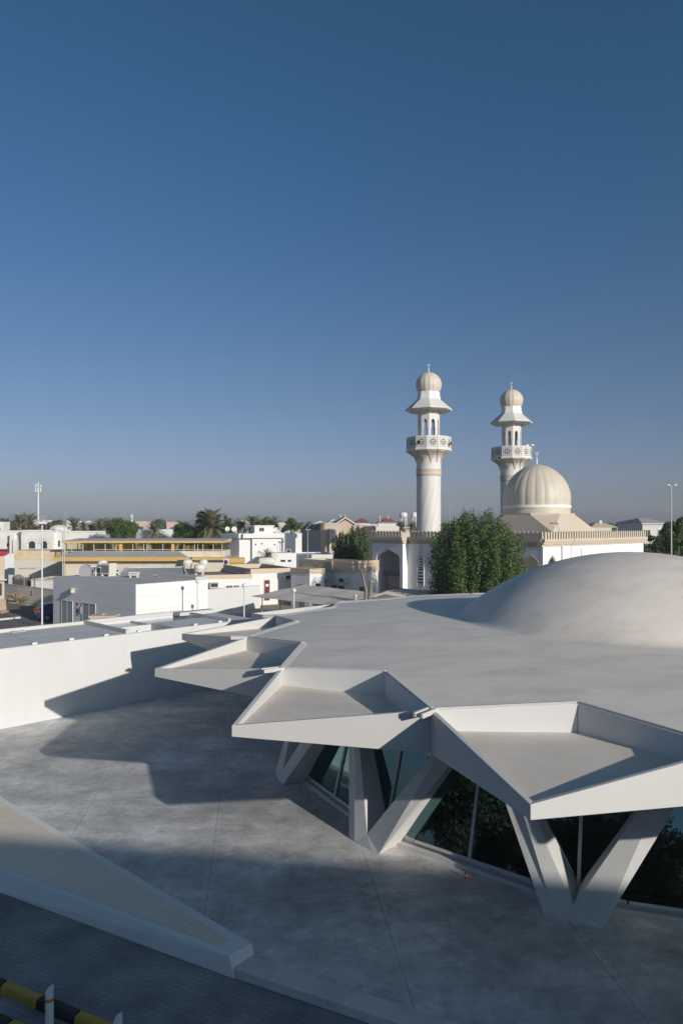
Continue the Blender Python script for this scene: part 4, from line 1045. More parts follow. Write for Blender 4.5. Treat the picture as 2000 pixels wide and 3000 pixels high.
m = MB(); m.fbox(F5, -.1, L5+.12, -.25, .12, 3.201, 4.38); m.fbox(F5, L5-.25, L5+.12, -L5b, -.251, 3.201, 4.38); m.fbox(F5, -.1, .15, -L5b, -.251, 3.201, 4.38); m.fbox(F5, .151, L5-.251, -L5b, -L5b+.25, 3.201, 4.3)
fs_ = m.build('fascia', 'beige_fascia', t); pattern(F5, .2, L5-.2, 3.8, .36, .125, fs_, 2.3)
m = MB(); Fb = Fr(*F5b.at(0, .125, 0)[:2], F5b.dx, F5b.dy)
for (a_, b_, zz0, zz1) in ((.3, L5b-.3, 3.45, 4.15), (.55, L5b-.55, 3.6, 4.0)):
    for (p, q) in (((a_, zz0), (b_, zz0)), ((b_, zz0), (b_, zz1)), ((b_, zz1), (a_, zz1)), ((a_, zz1), (a_, zz0))): m.tube([Fb.at(p[0], 0, p[1]), Fb.at(q[0], 0, q[1])], .018, 4, 0, False, False)
m.build('carved_frame', 'fascia_line', fs_)
m = MB(); m.fbox(F5, .16, L5-.26, -L5b+.26, -.26, 3.3, 3.4); m.build('roof', 'dark_roof', t)
a_ = F5.s_of(971); win(F5, t, a_, a_+.8, .6, 1.85, 0, 'white_fascia', 1); win(F5, t, a_+1.0, a_+1.8, .6, 1.85, 0, 'white_fascia', 2)
a_ = F5b.s_of(1053); win(F5b, t, a_, a_+1.0, .4, 1.75, 0, 'white_fascia', 1)
m = MB(); a_ = F5.s_of(977); m.tube([F5.at(a_, .2, 4.4), F5.at(a_, .2, 1.8)], .05, 6); m.build('drain_pipe', 'beige_fascia', t)
ac_wall(F5, F5.s_of(953), 0, 2.35, None, 'window air conditioner left of the drain pipe on the carved fascia house', .75, .5)
ac_wall(F5, F5.s_of(1010), 0, 2.2, None, 'window air conditioner right of the drain pipe on the carved fascia house', .75, .5)

# car shade: two cloth roofs on posts
cs = thing('car_shade', 'flat grey cloth car shade on thin posts in front of the low houses', 'canopy', (-2, 57, -.2))
q = [(-7.4, 57, 2.2), (-.7, 51.3, 2.12), (3.3, 56.2, 2.5), (-3.37, 62.5, 2.68)]
m = MB(); N = 12
def gridsheet(q, N, sag, th, m):
    V = []
    for layer in (0, -th):
        for i in range(N+1):
            for j in range(N+1):
                a = Vector(q[0]).lerp(Vector(q[1]), i/N); b = Vector(q[3]).lerp(Vector(q[2]), i/N); p = a.lerp(b, j/N)
                p.z += layer-sag*(math.sin(PI*j/N*2)**2)*.5-sag*.4*math.sin(3*PI*i/N)**2; V.append(p)
    n1 = N+1; off = n1*n1; f = []
    for i in range(N):
        for j in range(N):
            f.append((i*n1+j, (i+1)*n1+j, (i+1)*n1+j+1, i*n1+j+1)); f.append((off+i*n1+j, off+i*n1+j+1, off+(i+1)*n1+j+1, off+(i+1)*n1+j))
    for i in range(N):
        for (a, b) in ((i, i+1), (N*n1+i+1, N*n1+i), ((i+1)*n1, i*n1), (i*n1+N, (i+1)*n1+N)): f.append((a, a+off, b+off, b))
    m.add(V, f, 0, False)
gridsheet(q, N, .10, .03, m); m.build('cloth', 'shade_cloth', cs)
for (x, y, zz) in ((-6.5, 57.0, 2.15), (-4.9, 55.6, 2.12), (-3.2, 54.2, 2.1), (-1.6, 52.6, 2.08), (2.2, 56.4, 2.4), (-3.3, 61.8, 2.55)):
    m = MB(); m.tube([(x, y, -.2), (x, y, zz)], .045, 8); m.build('post', 'metal_grey', cs)
cs2 = thing('brown_car_shade', 'sagging brown cloth car shade right of the grey one, by the dead tree', 'canopy', (3, 53, -.2))
q = [(-.55, 51.1, 2.08), (4.2, 47.2, 1.6), (9.5, 52.5, 2.1), (3.45, 56.0, 2.46)]
m = MB(); gridsheet(q, N, .22, .03, m); m.build('cloth', 'brown_cloth', cs2)
for (x, y, zz) in ((.2, 51.0, 2.0), (4.2, 47.6, 1.5), (9.0, 52.4, 2.0)): m = MB(); m.tube([(x, y, -.2), (x, y, zz)], .045, 8); m.build('post', 'metal_grey', cs2)
pg = thing('pergola_frame', 'red brown steel frame with open slats below the mosque wall', 'pergola', (8, 60, -.2))
m = MB(); pa, pb_, pc = (U(1085, 58), 58, 2.0), (U(1150, 61), 61, 2.45), (U(1290, 60), 60, 2.2)
m.tube([pa, pb_], .09, 6); m.tube([pb_, pc], .09, 6); m.build('beam', 'red_steel', pg)
for i in range(12):
    a = Vector(pa).lerp(Vector(pb_), (i+.5)/12); b = a+Vector((6.5, -1.5, -.15)); m = MB(); m.tube([a, b], .035, 4, 0, False); m.build('slat', 'metal_white', pg)
for p in (pa, pb_, pc): m = MB(); m.tube([(p[0], p[1], -.2), p], .05, 6); m.build('post', 'red_steel', pg)
# parked dark car under the shade
# dead tree stump
dt = thing('dead_tree', 'bare forked grey brown dead tree trunk beside the brown car shade', 'tree', (U(1077, 52), 52, -.2)); x = U(1077, 52)
m = MB(); m.tube([(x+.25, 52, -.2), (x+.2, 52, 1.4), (x+.12, 52, 2.4), (x+.22, 52, 3.3), (x+.24, 52, 3.75)], [.30, .21, .17, .15, .11], 10)
m.tube([(x+.1, 52, 1.2), (x-.18, 51.9, 2.3), (x-.15, 51.9, 3.2), (x-.38, 51.9, 4.2), (x-.48, 51.9, 4.75)], [.18, .14, .12, .10, .05], 9)
m.tube([(x-.1, 51.9, 2.0), (x-.35, 51.7, 2.2), (x-.45, 51.7, 2.45)], [.12, .09, .04], 7); m.tube([(x-.45, 51.9, 4.6), (x-.66, 51.9, 4.72)], [.05, .02], 5)
m.build('trunk', 'dead_wood', dt)

# ------------------------------------------------------------------ globe lamps
def globe_lamp(u, Y, vg, label, gm='globe', rg=.135):
    x = U(u, Y); z = ZV(vg, Y); t = thing('globe_lamp', label, 'street lamp', (x, Y, -.2), 'globe lamps around the pavilion')
    m = MB(); m.tube([(x, Y, -.2), (x, Y, z-rg)], [.055, .04], 8); m.tube([(x, Y, z-rg-.05), (x, Y, z-rg+.02)], .07, 10); m.build('pole', 'metal_white', t)
    m = MB(); m.sphere((x, Y, z), rg*1.25, 10); m.build('globe', gm, t)
globe_lamp(579, 50, 1703, 'white globe lamp standing close against the utility building wall', rg=.12)
globe_lamp(715, 47, 1715, 'white globe lamp in front of the compound wall, left of the car shade', rg=.11)
globe_lamp(861, 48, 1730, 'white globe lamp in front of the grey car shade', rg=.125)
globe_lamp(1041, 47, 1746, 'yellowed globe lamp rising just above the pavilion roof edge', 'globe_yellow', rg=.10)

# ------------------------------------------------------------------ hall with yellow eaves
FHa = Fr(*P(185, 85), 1, .02)
hs = lambda u: FHa.s_of(u)
hl = thing('yellow_eave_hall', 'long cream hall with yellow eaves and a strip of clerestory windows', 'hall', (-25, 90, -.24))
zE0, zE1 = FHa.z_of(1643, 5), FHa.z_of(1631, 5); zC0, zC1 = FHa.z_of(1616, 5), FHa.z_of(1590, 5)
m = MB(); m.fbox(FHa, 0, hs(552), -12, 0, -.24, zE0-.02); m.fbox(FHa, hs(552)+.001, hs(655), -12, -3.2, -.24, zE0-.02)
m.fbox(FHa, hs(552)+.001, hs(655)-.3, -8, -3.201, zE0, zC0-.002)
m.build('wall', 'cream_wall', hl)
m = MB(); e0, e1 = hs(165), hs(552)
m.fprism(Fr(*FHa.at(e0, 0, 0)[:2], FHa.dx, FHa.dy), [(0, zE0), (e1-e0, zE0), (e1-e0, zE1), (0, zE1)], .6, 1.0); m.fbox(FHa, e1, hs(672), -2.6, -2.2, zE0-.03, zE0+.27)
m.build('eave', 'yellow_paint', hl)
m = MB(); b = [FHa.at(e0, .6, zE0), FHa.at(e1, .6, zE0), FHa.at(e1, -3.0, zE0), FHa.at(e0, -3.0, zE0)]; t_ = [FHa.at(e0, .6, zE1), FHa.at(e1, .6, zE1), FHa.at(hs(508), -3.0, zC0-.05), FHa.at(hs(196), -3.0, zC0-.05)]
m.hexa(b, t_); b = [FHa.at(e1+.01, -2.6, zE0+.01), FHa.at(hs(672), -2.6, zE0+.01), FHa.at(hs(665), -4.2, zE0+.01), FHa.at(e1+.01, -4.2, zE0+.01)]
m.hexa(b, [(p[0], p[1], p[2]+.25+(.2 if i > 1 else 0)) for i, p in enumerate(b)]); m.build('low_roof', 'grey_roof', hl)
FC = Fr(*FHa.at(0, -3.2, 0)[:2], FHa.dx, FHa.dy); c0, c1 = FC.s_of(190), FC.s_of(653)
zC0, zC1 = FC.z_of(1615, 5), FC.z_of(1591, 5)
m = MB(); m.fbox(FC, c0-.2, c1+.3, -6, .5, zC1+.02, zC1+.28)
zr = [zC1+.281, zC1+.281]; m2 = MB(); b = [FC.at(c0-.2, .5, zC1+.281), FC.at(c1+.3, .5, zC1+.281), FC.at(c1+.3, -6, zC1+.281), FC.at(c0-.2, -6, zC1+.281)]
m2.hexa(b, [(p[0], p[1], p[2]+(.02 if i < 2 else .22)) for i, p in enumerate(b)]); m2.build('top_roof', 'grey_roof', hl); m.build('top_eave', 'yellow_paint', hl)
m = MB(); gl = MB()
m.fbox(FC, c0, c1, -.06, .06, zC0-.04, zC0+.05)
for u in (192, 211, 244, 276, 309, 341, 390, 422, 431, 478, 540, 571, 580, 595, 625, 651): s = FC.s_of(u); m.fbox(FC, s-.035, s+.035, -.05, .05, zC0+.051, zC1+.019)
for u in (276, 308): pass
s2, s3 = FC.s_of(277), c1; m.fbox(FC, s2, s3, .051, .07, zC0+.2, zC0+.26)
m.build('window_frame', 'white_fascia', hl); gl.fbox(FC, c0, c1, -.01, .0, zC0+.05, zC1); gl.build('clerestory_pane', 'clerestory_glass', hl)
m = MB()
for u in (355, 507): s = FC.s_of(u); m.fbox(FC, s-.18, s+.18, -.2, .1, zC0-.04, zC1+.018)
m.build('column', 'yellow_paint', hl)
FC2 = Fr(*FC.at(0, -5.6, 0)[:2], FC.dx, FC.dy); m = MB(); gl = MB()
for u in range(195, 650, 33): s = FC2.s_of(u); m.fbox(FC2, s-.04, s+.04, -.05, .05, zC0, zC1+.018)
m.fbox(FC2, c0, c1, -.05, .05, zC0-.3, zC0-.001); gl.fbox(FC2, c0, c1, -.01, 0, zC0, zC1); m.build('rear_frame', 'white_fascia', hl); gl.build('rear_pane', 'clerestory_glass', hl)
m = MB(); m.fbox(FC, FC.s_of(508), c1, -5.5, .02, zE0+.3, zC0-.041); m.build('rusty_band', 'rusty_wall', hl)
m = MB()
for u in (190, 362, 425, 480): s = hs(u); m.fbox(FHa, s, s+.06, .001, .03, 1.2, zE0-.05)
m.fbox(FHa, .0, e1-.1, .001, .02, zE0-.5, zE0-.46); m.build('wall_joint', 'beige_wall', hl)
m = MB(); m.fbox(FHa, 0, .35, .002, .05, -.2, zE0-.3); m.build('corner_strip', 'yellow_paint', hl)
FW = Fr(*P(44, 91), 1, .0); LW = FW.s_of(200)
m = MB(); m.fbox(FW, 0, LW, -5, 0, -.24, FW.z_of(1640, 3)); m.build('wing_wall', 'cream_wall', hl)
m = MB(); m.fbox(FW, -.05, LW, -5, .03, FW.z_of(1640, 3)+.001, FW.z_of(1613, 3)); m.build('wing_parapet', 'rusty_wall', hl)
m = MB(); zz = FW.z_of(1664, 3); m.fbox(FW, .6, LW, .001, .03, zz, zz+.06); m.fbox(FW, 2.6, 3.9, .031, .07, FW.z_of(1637, 3), FW.z_of(1637, 3)+.05); m.build('wing_ledge', 'beige_wall', hl)
m = MB()
for i in range(8): m.fbox(FW, .55+i*.29, .55+i*.29+.1, .001, .02, zz-.16, zz-.04)
m.build('vent_slot', 'dark_hole', hl)

# shed roof with corrugated sheet, tanks
FS = Fr(*P(345, 60), .97, .24); LS = FS.s_of(550)
sh = boxhouse('corrugated_shed', 'cream shed with a pale corrugated flat roof behind the utility building', 'shed', FS, LS, 12, -.24, 3.55, 'cream_wall', 'annex_edge', .12, 'kerb_white')
m = MB()
for i in range(28): s = .3+i*(LS-.6)/28; m.fbox(FS, s, s+.09, -11.7, -.3, 3.582, 3.61)
m.build('corrugation', 'annex_edge', sh)
def tank(u, Y, vb, w, h, label, horizontal=False, rot=0.0):
    x = U(u, Y); z = ZV(vb, Y); t = thing('water_tank', label, 'water tank', (x, Y, z), 'white rooftop water tanks')
    m = MB()
    if horizontal:
        d = Vector((math.cos(rot), math.sin(rot), 0)); c = Vector((x, Y, z+h*.55)); r = h*.5
        m.tube([c-d*(w/2), c-d*(w/2-.05), c-d*(w/2-.18), c+d*(w/2-.18), c+d*(w/2-.05), c+d*(w/2)], [r*.55, r*.85, r, r, r*.85, r*.55], 22); m.build('tank_body', 'tank_white', t)
        m = MB(); m.tube([c-d*.03, c+d*.03], r+.03, 22); m.build('tank_band', 'tank_white', t)
    else:
        r = w/2; m.lathe([(r*.9, .08), (r, .14), (r, h*.48), (r*1.03, h*.5), (r, h*.52), (r*.98, h*.75), (r*.85, h*.88), (r*.5, h*.95), (r*.25, h*.96), (r*.25, h), (.02, h)], (x, Y, z), 24); m.build('tank_body', 'tank_white', t)
        m = MB(); m.lathe([(r*1.04, h*.485), (r*1.04, h*.505)], (x, Y, z), 24, closed_top=False, closed_bot=False); m.build('tank_band', 'annex_edge', t)
    m = MB(); 
    for sx in (-.3, .3): m.box(x+sx*w-.08, x+sx*w+.08, Y-.25, Y+.25, z-.25, z+.12)
    m.build('tank_foot', 'annex_edge', t)
    return t
tank(585, 69.5, 1678, 1.12, .92, 'white water tank in front, resting low on the dark roof edge')
tank(596, 75.5, 1664, .95, .98, 'upright white water tank behind the front one')
tank(548, 77, 1660, 1.15, .82, 'white water tank farthest left below the yellow eave')
tank(781, 82, 1660, 1.95, 1.05, 'long horizontal white water tank below the small palm', True, .1)
# louvre solar panel beside the left tank
t = thing('solar_heater', 'slanted dark solar heater panel leaning by the left water tank', 'solar panel', (U(525, 76), 76, 3)); x = U(525, 76); m = MB()
m.hexa([(x-.5, 75.7, 3.2), (x+.2, 75.7, 3.2), (x+.2, 75.8, 3.2), (x-.5, 75.8, 3.2)], [(x-.2, 76.1, 4.2), (x+.5, 76.1, 4.2), (x+.5, 76.2, 4.2), (x-.2, 76.2, 4.2)]); m.build('panel', 'ac_dark', t)
# outdoor ac by the yellow eave and yellow tank
t = thing('outdoor_fan_unit', 'cream outdoor fan unit beside the yellow box below the eave', 'air conditioner', (U(661, 80), 80, 3.0)); F = Fr(U(654, 80), 80, 1, .1)
m = MB(); m.fbox(F, 0, .65, -.35, 0, 3.35, 4.15); m.build('casing', 'ac_white', t)
m = MB(); p = F.at(.28, .001, 3.75); m.tube([p, (p[0], p[1]-.02, p[2])], .26, 16); m.build('fan', 'ac_dark', t)
m = MB(); m.tube([(U(673, 82), 82, 3.75), (U(716, 82), 82, 3.75)], .48, 18); tag(m.build('yellow_tank', 'yellow_paint', None, (U(673, 82), 82, 3.3)), 'round yellow tank lying right of the cream fan unit', 'tank')

# ------------------------------------------------------------------ central white villa
FVc = Fr(*P(655, 98), .70, -.71); 
lvc = FVc.s_of(701); cv = FVc.at(lvc, 0, 0); FVd = Fr(cv[0], cv[1], .955, .297); lvd = FVd.s_of(863)
vc = thing('white_villa', 'plain white two storey villa with satellite dishes on its flat roof', 'house', (*FVd.at(3, -3, 0)[:2], -.24))
zs = FVd.z_of(1576, 2); zp = FVd.z_of(1563, 2)
m = MB(); q = [FVc.at(0, 0, 0), FVc.at(lvc, 0, 0), FVd.at(lvd, 0, 0), FVd.at(lvd, -8, 0), FVc.at(0, -8, 0)]
m.prism([p[:2] for p in q], -.24, zs)
m.fbox(FVd, FVd.s_of(738), FVd.s_of(826), .001, .35, -.24, zp+.05); m.fbox(FVd, FVd.s_of(826), FVd.s_of(862), .002, .75, -.24, zs-.01)
m.build('wall', 'villa_white', vc)
m = MB(); m.fbox(FVc, -.2, lvc+.3, -6, .3, zs+.001, zp); m.fbox(FVd, .4, lvd+.15, -6, .85, zs+.002, zp-.003); m.build('roof_slab', 'villa_white', vc)
a_, b_ = FVd.s_of(745), FVd.s_of(801); m = MB(); m.fbox(FVd, a_, b_, -3, .2, zp+.055, FVd.z_of(1542, 3)); m.fbox(FVd, a_-.1, b_+.1, -3.1, .3, FVd.z_of(1542, 3)+.001, FVd.z_of(1539, 3)); m.build('stair_tower', 'villa_white', vc)
Fq = Fr(*FVd.at(0, .2, 0)[:2], FVd.dx, FVd.dy); a_ = Fq.s_of(760); win(Fq, vc, a_, a_+.62, Fq.z_of(1557, 3), Fq.z_of(1546, 3)); 
Fq = Fr(*FVd.at(0, .35, 0)[:2], FVd.dx, FVd.dy)
for u, v in ((749, 1595), (767, 1593)): a_ = Fq.s_of(u); win(Fq, vc, a_-.09, a_+.09, Fq.z_of(v+2, 3), Fq.z_of(v-2, 3), bars=0)
a_ = FVd.s_of(822); m = MB(); m.tube([FVd.at(FVd.s_of(738), .42, -.2), FVd.at(FVd.s_of(738), .42, zs)], .06, 6); m.build('drain_pipe', 'villa_white', vc)
# its lower annexe
FQ = Fr(*P(796, 90), .96, .28); lq = FQ.s_of(868); z1_ = FQ.z_of(1622, 2)
q_ = boxhouse('villa_annexe', 'low white annexe with three small openings in front of the white villa', 'house', FQ, lq, 4, -.24, z1_, 'villa_white', 'annex_roof', .08)
for u0, u1, gm in ((822, 836, 'far_glass'), (843, 853, 'far_glass')): win(FQ, q_, FQ.s_of(u0), FQ.s_of(u1), FQ.z_of(1646, 2), FQ.z_of(1640, 2), bars=0)
ac_wall(FQ, FQ.s_of(849), -1.2, FQ.z_of(1621, 2), None, 'boxed window air conditioner on the annexe roof below the white villa', .6, .5)
def dish(u, Y, v, r, az, tilt, label, m_='metal_white'):
    x = U(u, Y); z = ZV(v, Y); t = thing('satellite_dish', label, 'satellite dish', (x, Y, z-r), 'satellite dishes on the white villa')
    m = MB(); n = 20; prof = [(.02, 0), (r*.4, .03*r), (r*.7, .10*r), (r, .24*r)]; vs = []
    ax = Vector((math.cos(az)*math.cos(tilt), math.sin(az)*math.cos(tilt), math.sin(tilt))); e1 = ax.cross(Vector((0, 0, 1))).normalized(); e2 = e1.cross(ax)
    for th_ in (0, -.02):
        for rr, h_ in prof:
            for k in range(n): vs.append(Vector((x, Y, z))+ax*(h_+th_)+e1*rr*math.cos(2*PI*k/n)+e2*rr*math.sin(2*PI*k/n))
    f = []; o_ = len(prof)*n
    for i in range(len(prof)-1):
        for k in range(n):
            k2 = (k+1) % n; f.append((i*n+k, i*n+k2, (i+1)*n+k2, (i+1)*n+k)); f.append((o_+i*n+k, o_+(i+1)*n+k, o_+(i+1)*n+k2, o_+i*n+k2))
    i = len(prof)-1
    for k in range(n): k2 = (k+1) % n; f.append((i*n+k, i*n+k2, o_+i*n+k2, o_+i*n+k))
    m.add(vs, f, 0, True); m.build('reflector', m_, t)
    m = MB(); c = Vector((x, Y, z)); m.tube([c-ax*.05, c-ax*.15-Vector((0, 0, r*.5)), (x-ax.x*.15, Y-ax.y*.15, z-r-.15)], .05, 6); m.tube([c-e2*r*.9+ax*.2*r, c+ax*r*.8], .02, 5); m.build('mount', 'metal_grey', t)
dish(666, 99, 1550, .33, R_(-75), .2, 'small white satellite dish at the far left of the villa roof')
dish(686, 97, 1551, .38, R_(-80), .2, 'round white satellite dish second from the left on the villa roof')
dish(709, 98, 1556, .55, R_(-150), .5, 'white satellite dish tilted away left of the stair tower')
dish(776, 97, 1554, .75, R_(-60), 1.1, 'grey satellite dish lying almost flat before the stair tower window', 'metal_grey')
dish(810, 97.5, 1553, .42, R_(-85), .2, 'upright white satellite dish right of the stair tower')
dish(841, 98, 1549, .95, R_(150), .75, 'large brown weathered satellite dish tilted at the right of the villa roof', 'brown_cloth')
# white block right of villa
F = Fr(*P(860, 104), 1, .1); b_ = boxhouse('white_house', 'plain white house block between the villa and the beige terraces', 'house', F, F.s_of(884), 6, -.24, F.z_of(1566, 1), 'villa_white', 'annex_roof', .2)
F = Fr(*P(866, 96), 1, .1); bq = boxhouse('white_house', 'low flat white block in shade below the beige terraces', 'house', F, F.s_of(975), 9, -.24, F.z_of(1628, 1), 'villa_white', 'annex_roof', .15)

# ------------------------------------------------------------------ beige terraced houses with brown roofs
FT = Fr(*P(938, 118), 1, .05)
bt = thing('beige_terrace_house', 'beige terraced house with a flat sunlit end wall and white gable roofs', 'house', (*FT.at(2, -4, 0)[:2], -.24))
zt_ = FT.z_of(1535, 1); sA, sB, sC = FT.s_of(938), FT.s_of(990), FT.s_of(1034)
m = MB(); m.fbox(FT, sA, sB, -9, 0, -.24, zt_); m.fbox(FT, sB+.001, sC, -9, -.6, -.24, zt_); m.fprism(FT, [(sB+.02, zt_+.001), (sC-.02, zt_+.001), ((sB+sC)/2, FT.z_of(1523, 2))], -9, -.61); m.fbox(FT, sC+.001, FT.s_of(1106), -9, -.3, -.24, FT.z_of(1539, 4)); m.build('wall', 'beige_wall', bt)
m = MB(); m.fbox(FT, sA-.2, sB, -9.1, .1, zt_+.002, zt_+.2); mid = (sB+sC)/2; pk = FT.z_of(1519, 2)
for (a_, b_) in (((sB-.3, zt_-.1), (mid, pk)), ((mid, pk), (sC+.3, zt_-.1))): m.fprism(FT, [a_, b_, (b_[0], b_[1]+.3), (a_[0], a_[1]+.3)], -9.1, -.3)
m.fbox(FT, sC+.31, FT.s_of(1106), -9.1, -.2, FT.z_of(1539, 4)+.001, FT.z_of(1539, 4)+.2); m.build('roof_trim', 'white_fascia', bt)
m = MB()
for (a_, b_) in (((sB-.3, zt_+.21), (mid, pk+.31)), ((mid, pk+.31), (sC+.3, zt_+.21))): m.fprism(FT, [a_, b_, (b_[0], b_[1]+.1), (a_[0], a_[1]+.1)], -9, -.9)
m.build('roof', 'brown_tile', bt)
m = MB(); m.fbox(FT, FT.s_of(964), FT.s_of(986), .001, .5, -.24, FT.z_of(1549, 1)); m.build('bay', 'cream_wall', bt)
a_ = FT.s_of(1062); Fq = Fr(*FT.at(0, -.3, 0)[:2], FT.dx, FT.dy); win(Fq, bt, Fq.s_of(1085), Fq.s_of(1096), Fq.z_of(1592, 4), Fq.z_of(1584, 4), bars=1)
m = MB(); s = Fq.s_of(1091); m.fprism(Fq, [(s-.6, Fq.z_of(1549, 4)), (s+.6, Fq.z_of(1549, 4))]+[(s+.6*math.cos(i*PI/8), Fq.z_of(1549, 4)+.5*math.sin(i*PI/8)) for i in range(1, 8)], .001, .04); m.build('arched_window', 'far_glass', bt)
m = MB(); m.fbox(Fq, Fq.s_of(1083), Fq.s_of(1106), .002, .7, Fq.z_of(1600, 4)-.6, Fq.z_of(1600, 4)); m.build('balcony', 'white_fascia', bt)
# three receding beige blocks with brown mansards, their left sides in shade
for i, (ua, ub, Y, vt, vb_, lab) in enumerate(((916, 940, 123, 1534, 1552, 'beige house block with dark mansard next to the sunlit end wall'), (900, 920, 129, 1534, 1551, 'middle beige house block with dark mansard in the receding row'), (884, 905, 136, 1535, 1549, 'farthest beige house block with dark mansard in the receding row'))):
    F = Fr(*P(ua, Y), .45, -.89); l = F.s_of(ub); t = thing('beige_row_house', lab, 'house', (*F.at(l/2, -3, 0)[:2], -.24), 'beige row houses in shade')
    m = MB(); m.fbox(F, 0, l, -2.2, 0, -.24, ZV(vb_, Y)); m.build('wall', 'cream_wall', t)
    m = MB(); zb_ = ZV(vb_, Y)+.001; zz = ZV(vt, Y); b = [F.at(-.1, .3, zb_), F.at(l+.1, .3, zb_), F.at(l+.1, -2.3, zb_), F.at(-.1, -2.3, zb_)]; tt = [F.at(.1, -.8, zz), F.at(l-.1, -.8, zz), F.at(l-.1, -2, zz), F.at(.1, -2, zz)]
    m.hexa(b, tt); m.build('mansard_roof', 'brown_tile', t)
    m = MB(); m.hexa([F.at(-.25, .35, zb_), F.at(-.101, .35, zb_), F.at(-.101, -1.5, zb_), F.at(-.25, -1.5, zb_)], [F.at(-.12, -.7, zz), F.at(.05, -.7, zz), F.at(.05, -1.5, zz), F.at(-.12, -1.5, zz)]); m.hexa([F.at(l+.101, .35, zb_), F.at(l+.25, .35, zb_), F.at(l+.25, -1.5, zb_), F.at(l+.101, -1.5, zb_)], [F.at(l-.05, -.7, zz), F.at(l+.12, -.7, zz), F.at(l+.12, -1.5, zz), F.at(l-.05, -1.5, zz)]); m.build('roof_trim', 'white_fascia', t)
for i, (u, Y, vt) in enumerate(((936, 128, 1526), (960, 132, 1524), (975, 126, 1521))):
    x = U(u, Y); z0 = ZV(1536, Y); m = MB(); t = thing('gabled_house', ['small white gable roof farthest left above the beige wall', 'small brown gable roof in the middle above the beige wall', 'small white trimmed gable roof nearest the tall gable'][i], 'house', (x, Y, -.24), 'gables behind the beige terrace')
    m.box(x-1.1, x+1.1, Y, Y+5, -.24, z0); m.build('wall', 'cream_wall', t); m = MB(); F = Fr(x-1.3, Y, 1, 0)
    m.fprism(F, [(0, z0+.002), (2.6, z0+.002), (1.5, ZV(vt, Y)), (1.3, ZV(vt, Y))], -5, .2); m.build('roof', 'white_fascia' if i != 1 else 'brown_tile', t)
def spire(u, Y, vt, vb, label, r=.16):
    x = U(u, Y); z0, z1 = ZV(vb, Y), ZV(vt, Y); h = z1-z0; m = MB()
    m.lathe([(r, 0), (r, h*.5), (r*1.5, h*.52), (r*1.5, h*.58), (r*.9, h*.6), (r*.9, h*.78), (r*.5, h*.9), (r*.1, h)], (x, Y, z0), 10)
    tag(m.build('roof_spire', 'white_fascia', None, (x, Y, z0)), label, 'spire', 'small white spires')
for a in ((997, 160, 1506, 1527, 'thin white spire left of the beige gable peak'), (1010, 160, 1507, 1522, 'thin white spire right of the beige gable peak'), (1112, 150, 1509, 1528, 'white spire left of the red roofed pavilion'), (1136, 150, 1510, 1520, 'white finial at the top of the red roofed pavilion')): spire(*a)
# red hipped roofs
def hip(u0, u1, Y, vp, ve, vb, label, wallm='villa_white', roofm='red_tile', D=7, name='red_roof_house', cat='house', wins=0):
    x0, x1 = U(u0, Y), U(u1, Y); ze, zp, zb = ZV(ve, Y), ZV(vp, Y), -.24; t = thing(name, label, cat, ((x0+x1)/2, Y, zb)); F = Fr(x0, Y, 1, 0); L = x1-x0
    m = MB(); m.fbox(F, .3, L-.3, -D+.3, -.3, zb, ze); m.build('wall', wallm, t)
    m = MB(); r = min(L, D)*.4; b = [F.at(0, 0, ze), F.at(L, 0, ze), F.at(L, -D, ze), F.at(0, -D, ze)]
    m.add([*b, F.at(r, -D/2, zp), F.at(L-r, -D/2, zp)], [(0, 1, 5, 4), (1, 2, 5), (2, 3, 4, 5), (3, 0, 4), (3, 2, 1, 0)]); m.build('roof', roofm, t)
    m = MB(); m.fbox(F, .1, L-.1, -D+.1, -.1, ze-.25, ze-.01); m.build('eave_trim', 'white_fascia', t)
    for i in range(wins): s = L*(i+.5)/wins; win(Fr(*F.at(0, -.3, 0)[:2], 1, 0), t, s-.4, s+.4, ze-2.2, ze-1.0)
    return t
hip(1104, 1165, 150, 1517, 1531, 1560, 'white pavilion house with a red hipped roof left of the minaret', D=6)
hip(1035, 1085, 150, 1518, 1532, 1560, 'long low red roofed house behind the beige terrace', 'beige_wall')
F = Fr(*P(1101, 112), 1, .25); b_ = boxhouse('pale_villa', 'pale two storey villa with a flat roof directly left of the mosque', 'house', F, F.s_of(1168), 8, -.24, F.z_of(1545, 2), 'cream_wall', 'annex_roof', .2, 'white_fascia')
win(F, b_, .3, 1.0, F.z_of(1594, 1), F.z_of(1584, 1), bars=1)

# water towers
def water_tower(u, Y, vt, vm, vb, w, label):
    x = U(u, Y); z0, zm, z1 = -.24, ZV(vm, Y), ZV(vt, Y); r = w/2*Y/FPX; t = thing('water_tower', label, 'water tower', (x, Y, z0), 'white water towers')
    m = MB(); m.lathe([(r*.8, zm-.3), (r, zm), (r, z1-.3*r), (r*.6, z1), (.1, z1+.1*r)], (x, Y, 0), 20); m.build('tank', 'metal_white', t)
    m = MB()
    for k in range(6): a = k*PI/3; m.tube([(x+r*.9*math.cos(a), Y+r*.9*math.sin(a), z0), (x+r*.8*math.cos(a), Y+r*.8*math.sin(a), zm)], .14, 6)
    for k in range(6):
        a, b = k*PI/3, (k+1)*PI/3; m.tube([(x+r*.85*math.cos(a), Y+r*.85*math.sin(a), zm-2.5), (x+r*.8*math.cos(b), Y+r*.8*math.sin(b), zm-.2)], .08, 5)
    m.build('leg_frame', 'metal_white', t)
water_tower(1181, 260, 1501, 1513, 1530, 23, 'white water tower on legs standing clear left of the minaret')
water_tower(1213, 262, 1501, 1513, 1530, 18, 'white water tower half hidden behind the minaret shaft')

